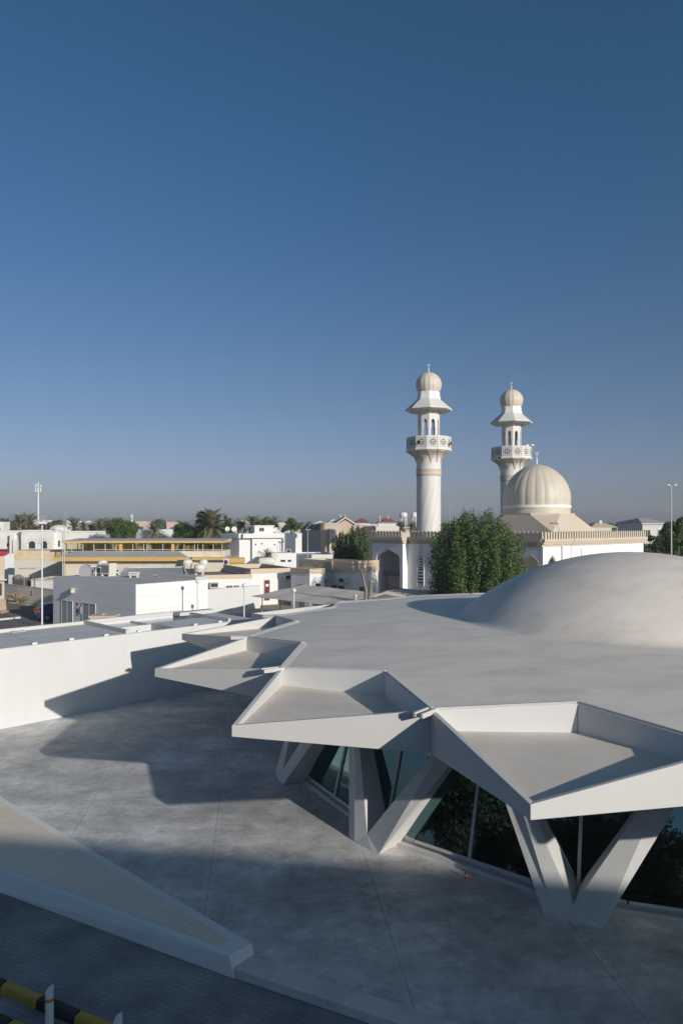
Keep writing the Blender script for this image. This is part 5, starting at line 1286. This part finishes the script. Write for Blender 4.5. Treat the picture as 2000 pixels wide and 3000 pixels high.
# ------------------------------------------------------------------ old arabesque villa at the far left
FO = Fr(*P(-30, 118), 1, .0); ov = thing('old_white_villa', 'old stained white villa with arched windows and a grey roof dome', 'house', (-50, 122, -.24))
zt_ = FO.z_of(1557, 1); m = MB(); so = lambda u: FO.s_of(u)
m.fbox(FO, so(63), so(154), -8, 0, -.24, zt_); m.fbox(FO, so(154)+.001, so(306), -8, -1.2, -.24, FO.z_of(1560, 1)); m.fbox(FO, so(-30), so(63)-.001, -8, -1.6, -.24, zt_-.1); m.fbox(FO, so(24), so(31), -1.599, -.6, -.24, zt_-.5); m.fbox(FO, so(36), so(46), -1.599, -.3, -.24, FO.z_of(1580, 1)); m.build('wall', 'old_white', ov)
m = MB(); m.fbox(FO, so(62), so(156), -8, .12, zt_+.001, zt_+.25); m.fbox(FO, so(156)+.001, so(308), -8, -1.1, FO.z_of(1560, 1)+.001, FO.z_of(1556, 1)); m.fbox(FO, so(-30), so(62)-.001, -8, -1.5, zt_-.099, zt_+.15); m.build('cornice', 'old_white', ov)
for c in (95, 130):
    a_, b_ = so(c-9), so(c+9); m = MB(); m.fprism(FO, [(a_, FO.z_of(1607, 1)), (b_, FO.z_of(1607, 1)), (b_, FO.z_of(1592, 1))]+[((a_+b_)/2+(b_-a_)/2*math.cos(i*PI/8), FO.z_of(1592, 1)+.4*math.sin(i*PI/8)) for i in range(1, 8)]+[(a_, FO.z_of(1592, 1))], .001, .04); m.build('window', 'far_glass', ov)
    m = MB()
    for i in range(7): t_ = PI*(i+.0)/6; s = (a_+b_)/2+.78*math.cos(t_); z = FO.z_of(1592, 1)+.75*math.sin(t_)+.0; m.fbox(FO, s-.1, s+.1, .001, .03, z-.07, z+.09)
    m.build('window_ornament', 'groove', ov)
m = MB()
for u in (8, 16, 25, 36): a_ = so(u); m = MB(); m.fbox(FO, a_, a_+.35, -1.599, -1.55, FO.z_of(1602, 1), FO.z_of(1592, 1)); m.build('narrow_window', 'far_glass', ov)
for u in (163,): a_ = so(u); m = MB(); m.fbox(FO, a_, a_+.3, -1.199, -1.15, FO.z_of(1602, 1), FO.z_of(1584, 1)); m.build('narrow_window', 'far_glass', ov)
pass
x, y = P(173, 123); r = 28*123/FPX; m = MB(); m.lathe([(r, ZV(1558, 123)-1), (r, ZV(1557, 123)), (r*.95, ZV(1550, 123)), (r*.75, ZV(1543, 123)), (r*.4, ZV(1538.5, 123)), (.05, ZV(1537, 123))], (x, y, 0), 28); m.build('roof_dome', 'grey_wall', ov)
# beige building with a red band, far left
FR = Fr(*P(-60, 65), .9, .435); rb = thing('red_band_building', 'beige building corner with a red roof band and stone base at the left edge', 'building', (-36, 70, -.24)); e = FR.s_of(14)
m = MB(); m.fbox(FR, 0, e, -8, 0, FR.z_of(1756, 2), FR.z_of(1627, 2)); m.build('wall', 'beige_wall', rb)
m = MB(); m.fbox(FR, 0, e+.25, -8, .25, FR.z_of(1627, 2)+.001, FR.z_of(1616, 2)); m.build('roof_band', 'sign_red', rb)
m = MB(); m.fbox(FR, 0, e+.15, -8, .15, -.24, FR.z_of(1756, 2)-.001); m.build('stone_base', 'stone', rb)
m = MB(); m.fbox(FR, 0, e+.2, .001, .4, FR.z_of(1700, 2), FR.z_of(1696, 2)); m.build('ledge', 'grey_wall', rb)
m = MB(); s = FR.s_of(-16); s1_ = FR.s_of(6.5); m.fbox(FR, s, s1_, .001, .06, FR.z_of(1744, 2), FR.z_of(1709, 2)); sg = m.build('notice_board', 'ac_dark', rb); m = MB(); m.fbox(FR, s1_-.55, s1_-.15, .061, .065, FR.z_of(1733, 2), FR.z_of(1728, 2)); m.fbox(FR, s1_-.6, s1_-.1, .061, .065, FR.z_of(1722, 2), FR.z_of(1719, 2)); m.build('notice', 'sign_red', sg)
# grey compound wall, metal gate and whatever stands behind
x0, y0 = P(12, 76.5); x1, y1 = P(157, 69.5); F = Fr(x0, y0, x1-x0, y1-y0); L = math.hypot(x1-x0, y1-y0)
m = MB(); m.fbox(F, -3, L+3, -.2, 0, -.24, 1.5); gw = m.build('grey_wall', 'grey_wall', None, (x0, y0, -.24)); tag(gw, 'grey stained compound wall behind the blue car', 'wall')
m = MB(); m.fbox(F, -3, L+3, -.23, .03, 1.501, 1.57); m.build('coping', 'white_fascia', gw)
m = MB(); s = F.s_of(93); m.fbox(F, s-.12, s+.12, .001, .02, .95, 1.15); m.fbox(F, s-.12, s+.12, .001, .02, .65, .85); tag(m.build('sign_plate', 'sign_red', None, F.at(s, 0, .65)), 'pair of small dark red plates on the grey compound wall', 'sign')
gt = thing('metal_gate', 'dark ornamental metal gate with an arched top behind the grey wall', 'gate', (U(64, 80), 80, -.24)); F = Fr(*P(38, 80), 1, -.05); l = F.s_of(92)
m = MB(); m.fbox(F, 0, l, -.05, 0, .9, 1.0); m.fbox(F, 0, l, -.05, 0, 1.75, 1.85)
for i in range(15): s = i*l/14; h_ = 2.0+.35*math.sin(PI*min(1, i/9)) if i < 10 else 2.05; m.fbox(F, s-.04, s+.04, -.049, .001, -.2, h_)
m.build('bars', 'ac_dark', gt); m = MB(); m.fbox(F, .02, l-.02, -.08, -.06, -.2, 1.7); m.build('sheet', 'brown_cloth', gt)
m = MB(); m.fbox(F, -.45, -.05, -.3, .1, -.24, 2.3); m.fbox(F, l*.62, l*.62+.15, .002, .1, -.24, 1.9); m.build('gate_post', 'white_fascia', gt)
F = Fr(*P(92, 79), 1, -.06); b_ = boxhouse('guard_shed', 'low grey shed with a flat brown edged roof right of the metal gate', 'shed', F, F.s_of(160), 5, -.24, F.z_of(1702, 1), 'grey_wall', 'grey_roof', .2, 'beige_wall')
F = Fr(*P(14, 104), 1, .1); b_ = boxhouse('blue_shade_house', 'low white house in shade left of the rusty hall wing', 'house', F, F.s_of(43), 6, -.24, F.z_of(1627, 1), 'villa_white', 'annex_roof', .2)
# dry plants along the grey wall
for (u, Y, s_, lab) in ((22, 74.5, 1.0, 'dry brown yucca at the left end of the grey wall'), (52, 73, 1.25, 'larger dry brown yucca in front of the grey wall')):
    x = U(u, Y); t = thing('dry_plant', lab, 'plant', (x, Y, -.2), 'dry yuccas by the wall'); m = MB(); rnd = random.Random(int(u))
    for i in range(46):
        a = rnd.uniform(0, 2*PI); e = rnd.uniform(.3, 1.5); ll = s_*rnd.uniform(.6, 1.3); d = Vector((math.cos(a)*math.cos(e), math.sin(a)*math.cos(e), math.sin(e))); sd = Vector((-math.sin(a), math.cos(a), 0))*.035
        b = Vector((x, Y, .1)); m.add([b+sd, b-sd, b+d*ll*.6-sd*.8-Vector((0, 0, .05)), b+d*ll-Vector((0, 0, .25*ll)), b+d*ll*.6+sd*.8-Vector((0, 0, .05))], [(0, 1, 2, 3, 4)])
    m.build('leaf_blades', 'frond_dead', t); m = MB(); m.tube([(x, Y, -.2), (x, Y, .25)], [.14, .1], 8); m.build('stem', 'bark', t)
# road kerbs at the left
def kerb_run(pts, h, w, label):
    t = None
    for i in range(len(pts)-1):
        a, b = Vector(pts[i][:2]), Vector(pts[i+1][:2]); L = (b-a).length; n = max(1, int(round(L/1.0))); d = (b-a).normalized()
        for j in range(n):
            c = 'kerb_yellow' if (j//2) % 2 else 'kerb_white'
            kerb_stone(a+d*(j*L/n), d, L/n, c, label[0 if c == 'kerb_white' else 1], label[2], h, w, -.19)
Yk = lambda v: FPX*8.1/(v-VH)
kerb_run([(U(0, Yk(1815)), Yk(1815)), (U(62, Yk(1808.5)), Yk(1808.5))], .15, .35, ('white kerb stone of the island kerb on the road left of the blue car', 'yellow kerb stone of the island kerb on the road left of the blue car', 'road island kerb stones'))
kerb_run([(U(-4, Yk(1799)), Yk(1799)), (U(32, Yk(1788)), Yk(1788))], .15, .3, ('white kerb stone curving by the red banded building', 'yellow kerb stone curving by the red banded building', 'kerb stones by the red banded building'))
kerb_run([(U(20, Yk(1763)), Yk(1763)), (U(118, Yk(1777)), Yk(1777))], .12, .25, ('pale kerb stone along the foot of the grey wall', 'yellow kerb stone along the foot of the grey wall', 'kerb stones along the grey wall'))
g = MB(); g.prism([(U(-90, 66), 66), (U(-4, Yk(1799)), Yk(1799)), (U(30, Yk(1789)), Yk(1789)), (U(24, 68), 68), (U(-90, 68), 68)], -.189, -.06); struct('sidewalk', g, 'stone')

# ------------------------------------------------------------------ blue hatchback, tail to the camera
def car(x, y, rz, label):
    t = thing('parked_car', label, 'car', (x, y, -.19)); zz = -.19
    Rm = Matrix.Rotation(rz, 3, 'Z'); O = Vector((x, y, zz))
    def w(p): return O+Rm @ Vector(p)
    def part(name, mb, mats, par): mb.v = [tuple(w(p)) for p in mb.v]; return mb.build(name, mats, par)
    # body: cross sections along x (rear at 0, nose at 4.05), half width & heights
    secs = [(0.0, .70, .38, .80, .82), (.06, .80, .30, .92, .95), (.5, .86, .22, .97, .99), (1.5, .875, .20, .96, .98), (2.6, .87, .20, .93, .95), (3.3, .85, .22, .86, .88), (3.85, .76, .30, .70, .73), (4.02, .62, .36, .58, .60)]
    m = MB(); vs = []; n = 8
    for (sx, hw, zl, zs, zc) in secs:
        vs += [(sx, -hw*.86, zl), (sx, -hw, zl+.14), (sx, -hw*1.0, zs-.16), (sx, -hw*.90, zs), (sx, hw*.90, zs), (sx, hw, zs-.16), (sx, hw, zl+.14), (sx, hw*.86, zl)]
    f = []
    for i in range(len(secs)-1):
        for k in range(n): k2 = (k+1) % n; f.append((i*n+k, i*n+k2, (i+1)*n+k2, (i+1)*n+k))
    f.append(tuple(range(n-1, -1, -1))); f.append(tuple((len(secs)-1)*n+k for k in range(n))); m.add(vs, f, 0, True)
    body = part('body', m, 'car_blue', t)
    m = MB(); cab = [(.10, .74, .94), (.42, .62, 1.38), (1.0, .60, 1.50), (1.9, .59, 1.49), (2.45, .60, 1.36), (3.15, .74, .92)]
    prof = cab; vs = []
    for (sx, hw, z) in cab: vs += [(sx, -hw, z), (sx, hw, z)]
    low = [(.10, .78, .90), (.42, .80, .94), (1.0, .82, .95), (1.9, .82, .95), (2.45, .80, .93), (3.15, .74, .90)]
    for (sx, hw, z) in low: vs += [(sx, -hw, z), (sx, hw, z)]
    f = []; k = len(cab)
    for i in range(k-1): f += [(2*i, 2*i+1, 2*i+3, 2*i+2), (2*i, 2*i+2, 2*(k+i)+2, 2*(k+i)), (2*i+1, 2*(k+i)+1, 2*(k+i)+3, 2*i+3)]
    m.add(vs, f, 0, False); part('cabin', m, 'car_blue', t)
    gm = MB(); gm.add([(.12, -.66, 1.0), (.12, .66, 1.0), (.40, .56, 1.35), (.40, -.56, 1.35)], [(0, 3, 2, 1)])
    gm.v = [(a-.02, b, c+.01) for a, b, c in gm.v]; part('rear_window', gm, 'far_glass', t)
    for sg in (-1, 1):
        gm = MB(); gm.add([(.62, sg*.80, 1.0), (1.55, sg*.825, 1.0), (1.55, sg*.64, 1.42), (.85, sg*.635, 1.43)], [(0, 1, 2, 3)]); gm.add([(1.63, sg*.825, 1.0), (2.75, sg*.80, .98), (2.35, sg*.635, 1.36), (1.63, sg*.64, 1.42)], [(0, 1, 2, 3)]); part('side_window', gm, 'far_glass', t)
        m = MB(); m.box(-.02, .12, sg*.62-.12, sg*.62+.12, .78, .98); m.box(.0, .2, sg*.76-.05, sg*.76+.05, .80, .93); part('tail_light', m, 'lamp_red', t)
        for wx in (.72, 3.25):
            c = Vector((wx, sg*.80, .31)); m = MB(); m.tube([c-Vector((0, sg*.12, 0)), c+Vector((0, sg*.075, 0))], .31, 22); whl = part('wheel', m, 'rubber', t)
            m = MB(); m.tube([c+Vector((0, sg*.076, 0)), c+Vector((0, sg*.082, 0))], .215, 20)
            for q in range(5): a = q*2*PI/5; m.tube([c+Vector((0, sg*.09, 0)), c+Vector((.2*math.cos(a), sg*.09, .2*math.sin(a)))], .028, 5)
            m2 = m; part('rim', m2, 'rim_alloy', whl)
            m = MB(); m.tube([c+Vector((0, sg*.0785, 0)), c+Vector((0, sg*.0775, 0))], .35, 20); part('wheel_arch', m, 'car_trim', t)
    m = MB(); m.box(-.04, .05, -.78, .78, .30, .50); part('bumper', m, 'car_trim', t); m = MB(); m.box(-.045, .0, -.26, .26, .62, .74); part('number_plate', m, 'sign_white', t)
    m = MB(); m.box(.30, .52, -.5, .5, 1.385, 1.42); part('roof_spoiler', m, 'car_blue', t)
    return t
car(U(106, 59.4), 59.4, R_(36), 'blue hatchback parked half behind the utility building, tail showing')
# ------------------------------------------------------------------ lamp posts, mast, antenna tower
def flood_pole(u, Y, vt, label):
    x = U(u, Y); z = ZV(vt, Y); t = thing('floodlight_pole', label, 'light pole', (x, Y, -.2))
    m = MB(); m.tube([(x, Y, -.2), (x, Y, z)], [.07, .05], 10); m.build('pole', 'metal_white', t)
    m = MB(); m.box(x-.12, x+.35, Y-.25, Y+.25, z+.62, z+.75); m.box(x-.10, x+.33, Y-.3, Y-.05, z+.35, z+.58); m.build('lamp_head', 'metal_grey', t)
    m = MB(); m.hexa([(x-.12, Y-.3, z+.08), (x+.38, Y-.3, z+.08), (x+.38, Y+.05, z+.08), (x-.12, Y+.05, z+.08)], [(x-.2, Y-.34, z+.27), (x+.45, Y-.34, z+.27), (x+.45, Y-.02, z+.27), (x-.2, Y-.02, z+.27)]); m.build('lamp_head', 'sign_white', t)
    m = MB(); m.box(x-.25, x+.35, Y-.05, Y+.0, z, z+.05); m.box(x-.03, x+.03, Y-.04, Y-.005, z, z+.65); m.build('bracket', 'metal_grey', t)
flood_pole(124, 55, 1538, 'white floodlight pole standing in front of the blue car')
def arm_lamp(u, Y, vt, arms, label, vb=None, r=.07, arm=.6, head=.45):
    x = U(u, Y); z = ZV(vt, Y); t = thing('street_lamp', label, 'street lamp', (x, Y, -.2), 'tall street lamps'); m = MB(); m.tube([(x, Y, -.2), (x, Y, z*.4), (x, Y, z-.1)], [r*1.5, r, r*.6], 8); m.build('pole', 'metal_grey', t)
    for a in arms:
        m = MB(); m.tube([(x, Y, z-.12), (x+a*arm, Y, z)], r*.5, 6); m.build('arm', 'metal_grey', t)
        m = MB(); m.tube([(x+a*(arm-.05), Y, z), (x+a*(arm+head*.5), Y, z+.03), (x+a*(arm+head), Y, z+.02)], [.05, .12, .05], 8); m.build('lamp_head', 'metal_grey', t)
arm_lamp(1317, 150, 1480, (-1, 1), 'double armed street lamp right of the nearer minaret', arm=.25, head=.4)
arm_lamp(1965, 62, 1422, (-1, 1), 'tall double armed street lamp at the right edge before the dark trees', arm=.15, head=.36)
arm_lamp(184, 72, 1552, (-1,), 'slim lamp post with one arm to the left beside the yellow eave', arm=.8, head=.3, r=.06)
arm_lamp(189, 70, 1536, (), 'plain thin mast right beside the slim lamp post')
arm_lamp(901, 92, 1552, (-1, 1), 'lone lamp post in front of the beige row houses', arm=.08, head=.25, r=.06)
arm_lamp(813, 93, 1596, (-1,), 'small lamp post before the white villa wall', arm=.3, head=.25, r=.04)
ct = thing('cell_tower', 'white mobile phone mast with three panel antennas above the palms', 'mast', (U(113, 300), 300, -.24)); x = U(113, 300); Y = 300
m = MB(); m.tube([(x, Y, -.2), (x, Y, ZV(1440, Y)), (x, Y, ZV(1412, Y))], [.42, .32, .15], 10); m.build('mast', 'metal_white', ct)
for i, (dx_, dy_, va, vb_) in enumerate(((-1.05, 0, 1418, 1428), (1.15, 0, 1420, 1428), (.3, -.8, 1414, 1427), (-1.0, -.3, 1430, 1442), (1.2, -.3, 1430, 1442), (.2, -.9, 1431, 1443))):
    m = MB(); m.box(x+dx_-.22, x+dx_+.22, Y+dy_-.15, Y+dy_+.15, ZV(vb_, Y), ZV(va, Y)); m.build('panel_antenna', 'metal_white', ct)
m = MB()
for v in (1421, 1434, 1443): m.tube([(x-1.1, Y, ZV(v, Y)), (x+1.2, Y, ZV(v, Y))], .1, 5); m.tube([(x, Y, ZV(v, Y)), (x+.3, Y-.9, ZV(v, Y))], .1, 5)
m.build('antenna_arm', 'metal_grey', ct)
# tiny far minaret and far masts
spire(386, 420, 1505, 1530, 'tiny far white minaret above the trees left of centre', .9)
def lattice(u, Y, vt, label, w=1.6):
    x = U(u, Y); z = ZV(vt, Y); m = MB()
    for sx, sy in ((-1, -1), (1, -1), (1, 1), (-1, 1)): m.tube([(x+sx*w, Y+sy*w, -.2), (x+sx*w*.25, Y+sy*w*.25, z)], .1, 4, 0, False)
    for i in range(3): zz = z*(.62+.14*i); m.tube([(x-w*2.2, Y, zz), (x+w*2.2, Y, zz)], .1, 4, 0, False)
    tag(m.build('pylon', 'metal_grey', None, (x, Y, -.2)), label, 'pylon', 'faint far pylons')
lattice(195, 900, 1494, 'faint far power pylon above the left palms', 3.0); lattice(836, 800, 1500, 'faint far power pylon right of the white villa', 3.0); lattice(463, 700, 1507, 'faint far mast left of the tall tree', 1.2)

# ------------------------------------------------------------------ right edge: house in shade, gazebo, trees
hip(1877, 1958, 92, 1517, 1531, 1600, 'house in shade with a grey hipped roof at the right edge behind the mosque', 'grey_wall', 'grey_roof', 9, 'hipped_house', 'house', 2)
t = thing('roof_gazebo', 'beige open gazebo roof on posts behind the battlements right of the dome', 'gazebo', (U(1772, 120), 120, 6)); Y = 120; x0, x1 = U(1726, Y), U(1816, Y); zE, zp = ZV(1546, Y), ZV(1532, Y); F = Fr(x0, Y, 1, 0); L = x1-x0
m = MB(); b = [F.at(0, 0, zE), F.at(L, 0, zE), F.at(L, -4, zE), F.at(0, -4, zE)]; m.add([*b, F.at(L*.35, -2, zp), F.at(L*.6, -2, zp)], [(0, 1, 5, 4), (1, 2, 5), (2, 3, 4, 5), (3, 0, 4), (3, 2, 1, 0)]); m.build('roof', 'beige_fascia', t)
m = MB(); m.box(x0+L*.44, x0+L*.53, Y-2.2+4, Y-1.8+4, zp-.1, zp+.45); m.build('roof_vent', 'ac_white', t)
for s in (.1, L*.62, L*.9): m = MB(); m.fbox(F, s, s+.18, -.4, -.2, ZV(1600, Y), zE); m.build('post', 'beige_fascia', t)
F = Fr(*P(1716, 118), 1, 0); boxhouse('cream_roof_house', 'low cream house under the gazebo behind the battlements', 'house', F, F.s_of(1790), 6, -.24, F.z_of(1550, 1), 'cream_wall', 'annex_roof', .25)
pt('garden_tree', 'broad dark tree at the right edge behind the tall street lamp', 1985, 82, 1512, 1650, 110, 31, 26000, .20, n=26)
pt('garden_tree', 'lower dark tree left of the right street lamp, beside the house in shade', 1918, 90, 1565, 1660, 95, 32, 16000, .20, n=24)

# ------------------------------------------------------------------ middle distance trees and palms
pt('dark_garden_tree', 'dark plumed tree standing before the beige terrace houses', 1000, 104, 1548, 1650, 62, 41, 12000, .17, 'plume', n=14)
pt('dark_garden_tree', 'taller dark plumed tree close left of the mosque porch', 1042, 103, 1534, 1650, 84, 42, 18000, .17, 'plume', n=18)
pt('round_tree', 'round green tree behind the hall clerestory, left of the villas', 364, 112, 1519, 1596, 108, 43, 15000, .20, 'blob', n=26)
pt('broad_tree', 'broad green tree left of the big palm', 552, 112, 1521, 1600, 110, 44, 14000, .20, n=24)
pt('tall_tree', 'tallest green tree directly behind the big palm', 606, 116, 1482, 1600, 82, 45, 14000, .20, n=24)
pt('tall_tree', 'green tree right of the big palm behind the satellite dishes', 668, 118, 1505, 1590, 52, 46, 9000, .20, n=18)
pt('round_tree', 'round green tree right of the large brown dish', 858, 135, 1517, 1560, 52, 47, 8000, .20, n=18)
pt('round_tree', 'small green tree right of the nearer minaret base', 1308, 150, 1527, 1560, 36, 48, 5000, .24, n=14)
def palm(u, Y, vt, rpx, label, seed, dead=16, fr=54, H=None, lw=.06):
    R = rpx*1.55*Y/FPX; zt_ = ZV(vt, Y)-R*.80; t = thing('date_palm', label, 'palm tree', (U(u, Y), Y, -.24), 'date palms'); palm_meshes(t, (U(u, Y), Y, -.24), zt_+.24, R, seed, dead, fr, lw)
palm(622, 108, 1490, 47, 'big shaggy date palm with brown hanging fronds in front of the tallest tree', 51, 34, 64, lw=.055)
palm(14, 150, 1516, 24, 'date palm at the left edge of the palm row', 52); palm(57, 148, 1503, 27, 'tall date palm second from the left in the palm row', 53); palm(89, 152, 1504, 24, 'date palm just left of the phone mast', 54)
palm(35, 140, 1530, 22, 'shorter date palm below the tall left palms', 55); palm(72, 138, 1532, 20, 'short date palm before the palm row, left of the mast foot', 56); palm(150, 140, 1530, 20, 'short date palm behind the villa dome', 57)
palm(110, 138, 1535, 18, 'small date palm beside the floodlight pole', 63)
palm(218, 140, 1513, 27, 'date palm with pale trunk right of the villa dome', 58, 12); palm(268, 150, 1530, 20, 'short date palm between the two taller palms', 64); palm(298, 146, 1517, 25, 'date palm left of the round tree', 59); palm(333, 150, 1516, 20, 'date palm rising behind the left side of the round tree', 60)
palm(453, 125, 1527, 26, 'date palm with drooping fronds before the pink villa', 61, 16); palm(737, 135, 1507, 27, 'date palm behind the villa roof, left of the stair tower', 62, 10)
palm(800, 140, 1512, 22, 'date palm behind the villa stair tower on the right', 65); palm(712, 138, 1522, 20, 'short date palm behind the leftmost dishes', 66)
palm(1178, 140, 1526, 16, 'small date palm between the water towers and the battlements', 67); palm(1205, 138, 1528, 15, 'small date palm at the left edge of the nearer minaret shaft', 68)
palm(-6, 146, 1522, 22, 'date palm cut by the left edge of the picture', 80); palm(128, 150, 1526, 20, 'date palm right of the phone mast, behind the floodlight head', 81); palm(248, 156, 1524, 19, 'date palm just right of the pale trunked palm', 82)
palm(316, 158, 1520, 18, 'date palm peeking over the left shoulder of the round tree', 83); palm(760, 140, 1520, 18, 'date palm straight behind the villa stair tower', 84); palm(700, 150, 1519, 17, 'date palm directly right of the big palm, behind the white dishes', 85)
palm(780, 86, 1604, 24, 'young palm sprouting above the long water tank', 69, 2, 26)
pt('garden_tree', 'leafy tree behind the stair tower of the white villa', 776, 145, 1508, 1560, 40, 70, 6000, .22, n=14)
pt('garden_tree', 'green bush tree between the phone mast and the villa dome', 160, 160, 1515, 1560, 52, 71, 6000, .24, n=14)
# houses seen between those trees
def far_house(u0, u1, Y, vt, wallm, label, wins=0, D=2.5):
    F = Fr(*P(u0, Y), 1, 0); L = F.s_of(u1); t = boxhouse('far_house', label, 'house', F, L, D, -.24, F.z_of(vt, 1), wallm, 'annex_roof', .35, wallm)
    for i in range(wins): s = L*(i+.5)/wins; win(F, t, s-.45, s+.45, F.z_of(vt, 1)-2.0, F.z_of(vt, 1)-.8, bars=1)
    return t
far_house(-20, 12, 135, 1534, 'villa_white', 'white house corner at the left edge below the palms', 1)
far_house(97, 142, 165, 1528, 'villa_white', 'white house behind the floodlight head', 0); far_house(195, 256, 170, 1530, 'villa_white', 'white house behind the pale trunked palm', 0)
far_house(398, 432, 150, 1532, 'pink_wall', 'pinkish villa right of the round tree', 1); far_house(404, 520, 128, 1556, 'villa_white', 'low white wall house behind the drooping palm', 0)
far_house(488, 520, 150, 1534, 'pink_wall', 'pinkish villa with a dark window left of the broad tree', 1)
far_house(690, 735, 170, 1528, 'cream_wall', 'cream house behind the leftmost dishes', 1); far_house(815, 848, 165, 1535, 'cream_wall', 'cream house behind the large brown dish', 0)
far_house(1120, 1200, 165, 1548, 'cream_wall', 'pale low house behind the left battlements', 0)

# ------------------------------------------------------------------ far skyline: individual trees and houses to the horizon
def tree_template(seed, mats=('leaf_a', 'leaf_b', 'leaf_c')):
    t = thing('far_tree', 'far green tree', 'tree', (0, 0, 0), 'far trees along the skyline'); trunk_mb((0, 0, 0), 2.2, .16, 4, seed, .6).build('trunk', 'bark', t)
    crown('crown', blob_lobes(0, 0, 1.1, 5.0, 2.6, seed, 16), 2600, .34, t, seed=seed, mats=mats); return t
tpl = [tree_template(s) for s in (101, 102, 103, 104, 105)]
rnd = random.Random(5); first = [True]*5; n = 0
spots = []
for i in range(120):
    u = -40+2080*(i+.5)/120+rnd.uniform(-8, 8); Y = rnd.choice([200, 240, 290, 350, 430, 520])*rnd.uniform(.9, 1.12); spots.append((u, Y))
zone = [(120, 'above the left palm row'), (330, 'between the phone mast and the round tree'), (520, 'between the round tree and the big palm'), (700, 'behind the big palm and tallest tree'), (900, 'above the white villa roof'), (1110, 'above the beige terrace roofs'), (1300, 'beside the nearer minaret'), (1480, 'behind the large dark tree'), (1700, 'behind the mosque dome'), (1880, 'behind the right battlements'), (3000, 'behind the shaded hipped house')]
shape = ['round', 'lopsided', 'broad', 'bushy', 'compact']; size_w = lambda s: 'small' if s < 1.7 else ('mid sized' if s < 2.1 else 'tall')
for i, (u, Y) in enumerate(spots):
    k = i % 5; zn = next(z for z in zone if u < z[0])[1]; sc = rnd.uniform(1.35, 1.95)*(1+.15*(Y > 350)+.20*(Y > 450)); dist = 'near' if Y < 240 else ('distant' if Y < 380 else 'very distant')
    lab = f'{dist} {size_w(sc)} {shape[k]} tree {zn}'
    loc = (U(u, Y), Y, -.24); rz = rnd.uniform(0, 6.28)
    if first[k]: first[k] = False; o = tpl[k]; o.location = loc; o.rotation_euler = (0, 0, rz); o.scale = (sc,)*3; o['label'] = lab
    else: copy_tree(tpl[k], loc, rz, sc, lab)
wallc = ['villa_white', 'cream_wall', 'pink_wall', 'villa_white', 'beige_wall']
for i in range(46):
    u = -20+2040*(i+.5)/46+rnd.uniform(-12, 12); Y = rnd.uniform(180, 420); wd = rnd.uniform(12, 30); vt = VH+rnd.uniform(1.5, 9)*180/Y+1.0*rnd.random(); zn = next(z for z in zone if u < z[0])[1]; wm = wallc[i % 5]
    cn = {'villa_white': 'white', 'cream_wall': 'cream', 'pink_wall': 'pinkish', 'beige_wall': 'beige'}[wm]
    F = Fr(*P(u, Y), 1, rnd.uniform(-.3, .3)); L = wd*Y/FPX; h_ = rnd.uniform(4.5, 7.3)
    t = boxhouse('skyline_house', f'{"nearer" if Y < 260 else "far"} {"wide" if wd > 21 else "narrow"} flat {cn} house {zn}', 'house', F, L, rnd.uniform(8, 12), -.24, h_, wm, 'annex_roof', .4, wm, 'far houses on the skyline')
    for q in range(2): s = L*(q+.5)/2; win(F, t, s-L*.12, s+L*.12, h_-2.2, h_-.9, bars=0)

# ------------------------------------------------------------------ block behind the camera that shades the foreground
Fsh = Fr(58, -19.6, -.989, .150)
t = boxhouse('apartment_block', 'pale apartment block behind the viewer whose roofline shades the near terrace', 'building', Fsh, 52, 12, -.24, 11.0, 'cream_wall', 'annex_roof', .9, 'cream_wall')
for r_ in range(3):
    for q in range(8): win(Fsh, t, 3+q*6, 4.6+q*6, 1.2+r_*3.4, 2.8+r_*3.4, bars=1)

stt = thing('reflection_tree', 'large dense unseen tree added behind the viewer to darken the pavilion glass reflections', 'tree', (0, 0, 0), 'trees added behind the viewer for the glass')  # unseen trees, added so the panes reflect dark olive instead of bright sky
trunk_mb((0, 0, 0), 4.5, .25, 5, 3, .8).build('trunk', 'bark', stt); crown('crown', blob_lobes(0, 0, .6, 11.0, 6.6, 203, 26), 42000, .30, stt, seed=203, mats=('frond_b', 'leaf_b', 'bark'))
for i, (x, y, sc) in enumerate(((-36, 2, .95), (-40, -8, 1.0), (-36, -17, .95), (-32, -27, 1.1), (-23, -33, 1.0), (-13, -38, 1.1), (-3, -41, 1.0), (-48, -14, 1.2), (-30, -40, 1.2))):
    if i == 0: stt.location = (x, y, -.24); stt.scale = (sc,)*3
    else: copy_tree(stt, (x, y, -.24), i*1.3, sc)

hz = MB(); hz.box(-900, 900, -80, 960, -1.3, 32.0)
hzo = tag(hz.build('haze', []), 'thin pale desert haze over the far rooftops', 'haze', kind='stuff')
hm = bpy.data.materials.new('haze_air'); hm.use_nodes = True; hn = hm.node_tree; hn.nodes.clear()
ho = hn.nodes.new('ShaderNodeOutputMaterial'); hv = hn.nodes.new('ShaderNodeVolumePrincipled'); hv.inputs['Color'].default_value = (.80, .88, 1.0, 1); hv.inputs['Density'].default_value = .00032
hn.links.new(hv.outputs[0], ho.inputs['Volume']); hzo.data.materials.append(hm)

# softened edges on the near concrete
for o in list(bpy.data.objects):
    if o.type == 'MESH' and o.name.split('.')[0] in ('star_point', 'v_column', 'bench_body', 'kerb_stone', 'gutter_spout', 'kerb', 'inner_parapet'):
        b_ = o.modifiers.new('bevel', 'BEVEL'); b_.width = .012; b_.segments = 2; b_.limit_method = 'ANGLE'; b_.angle_limit = R_(25)
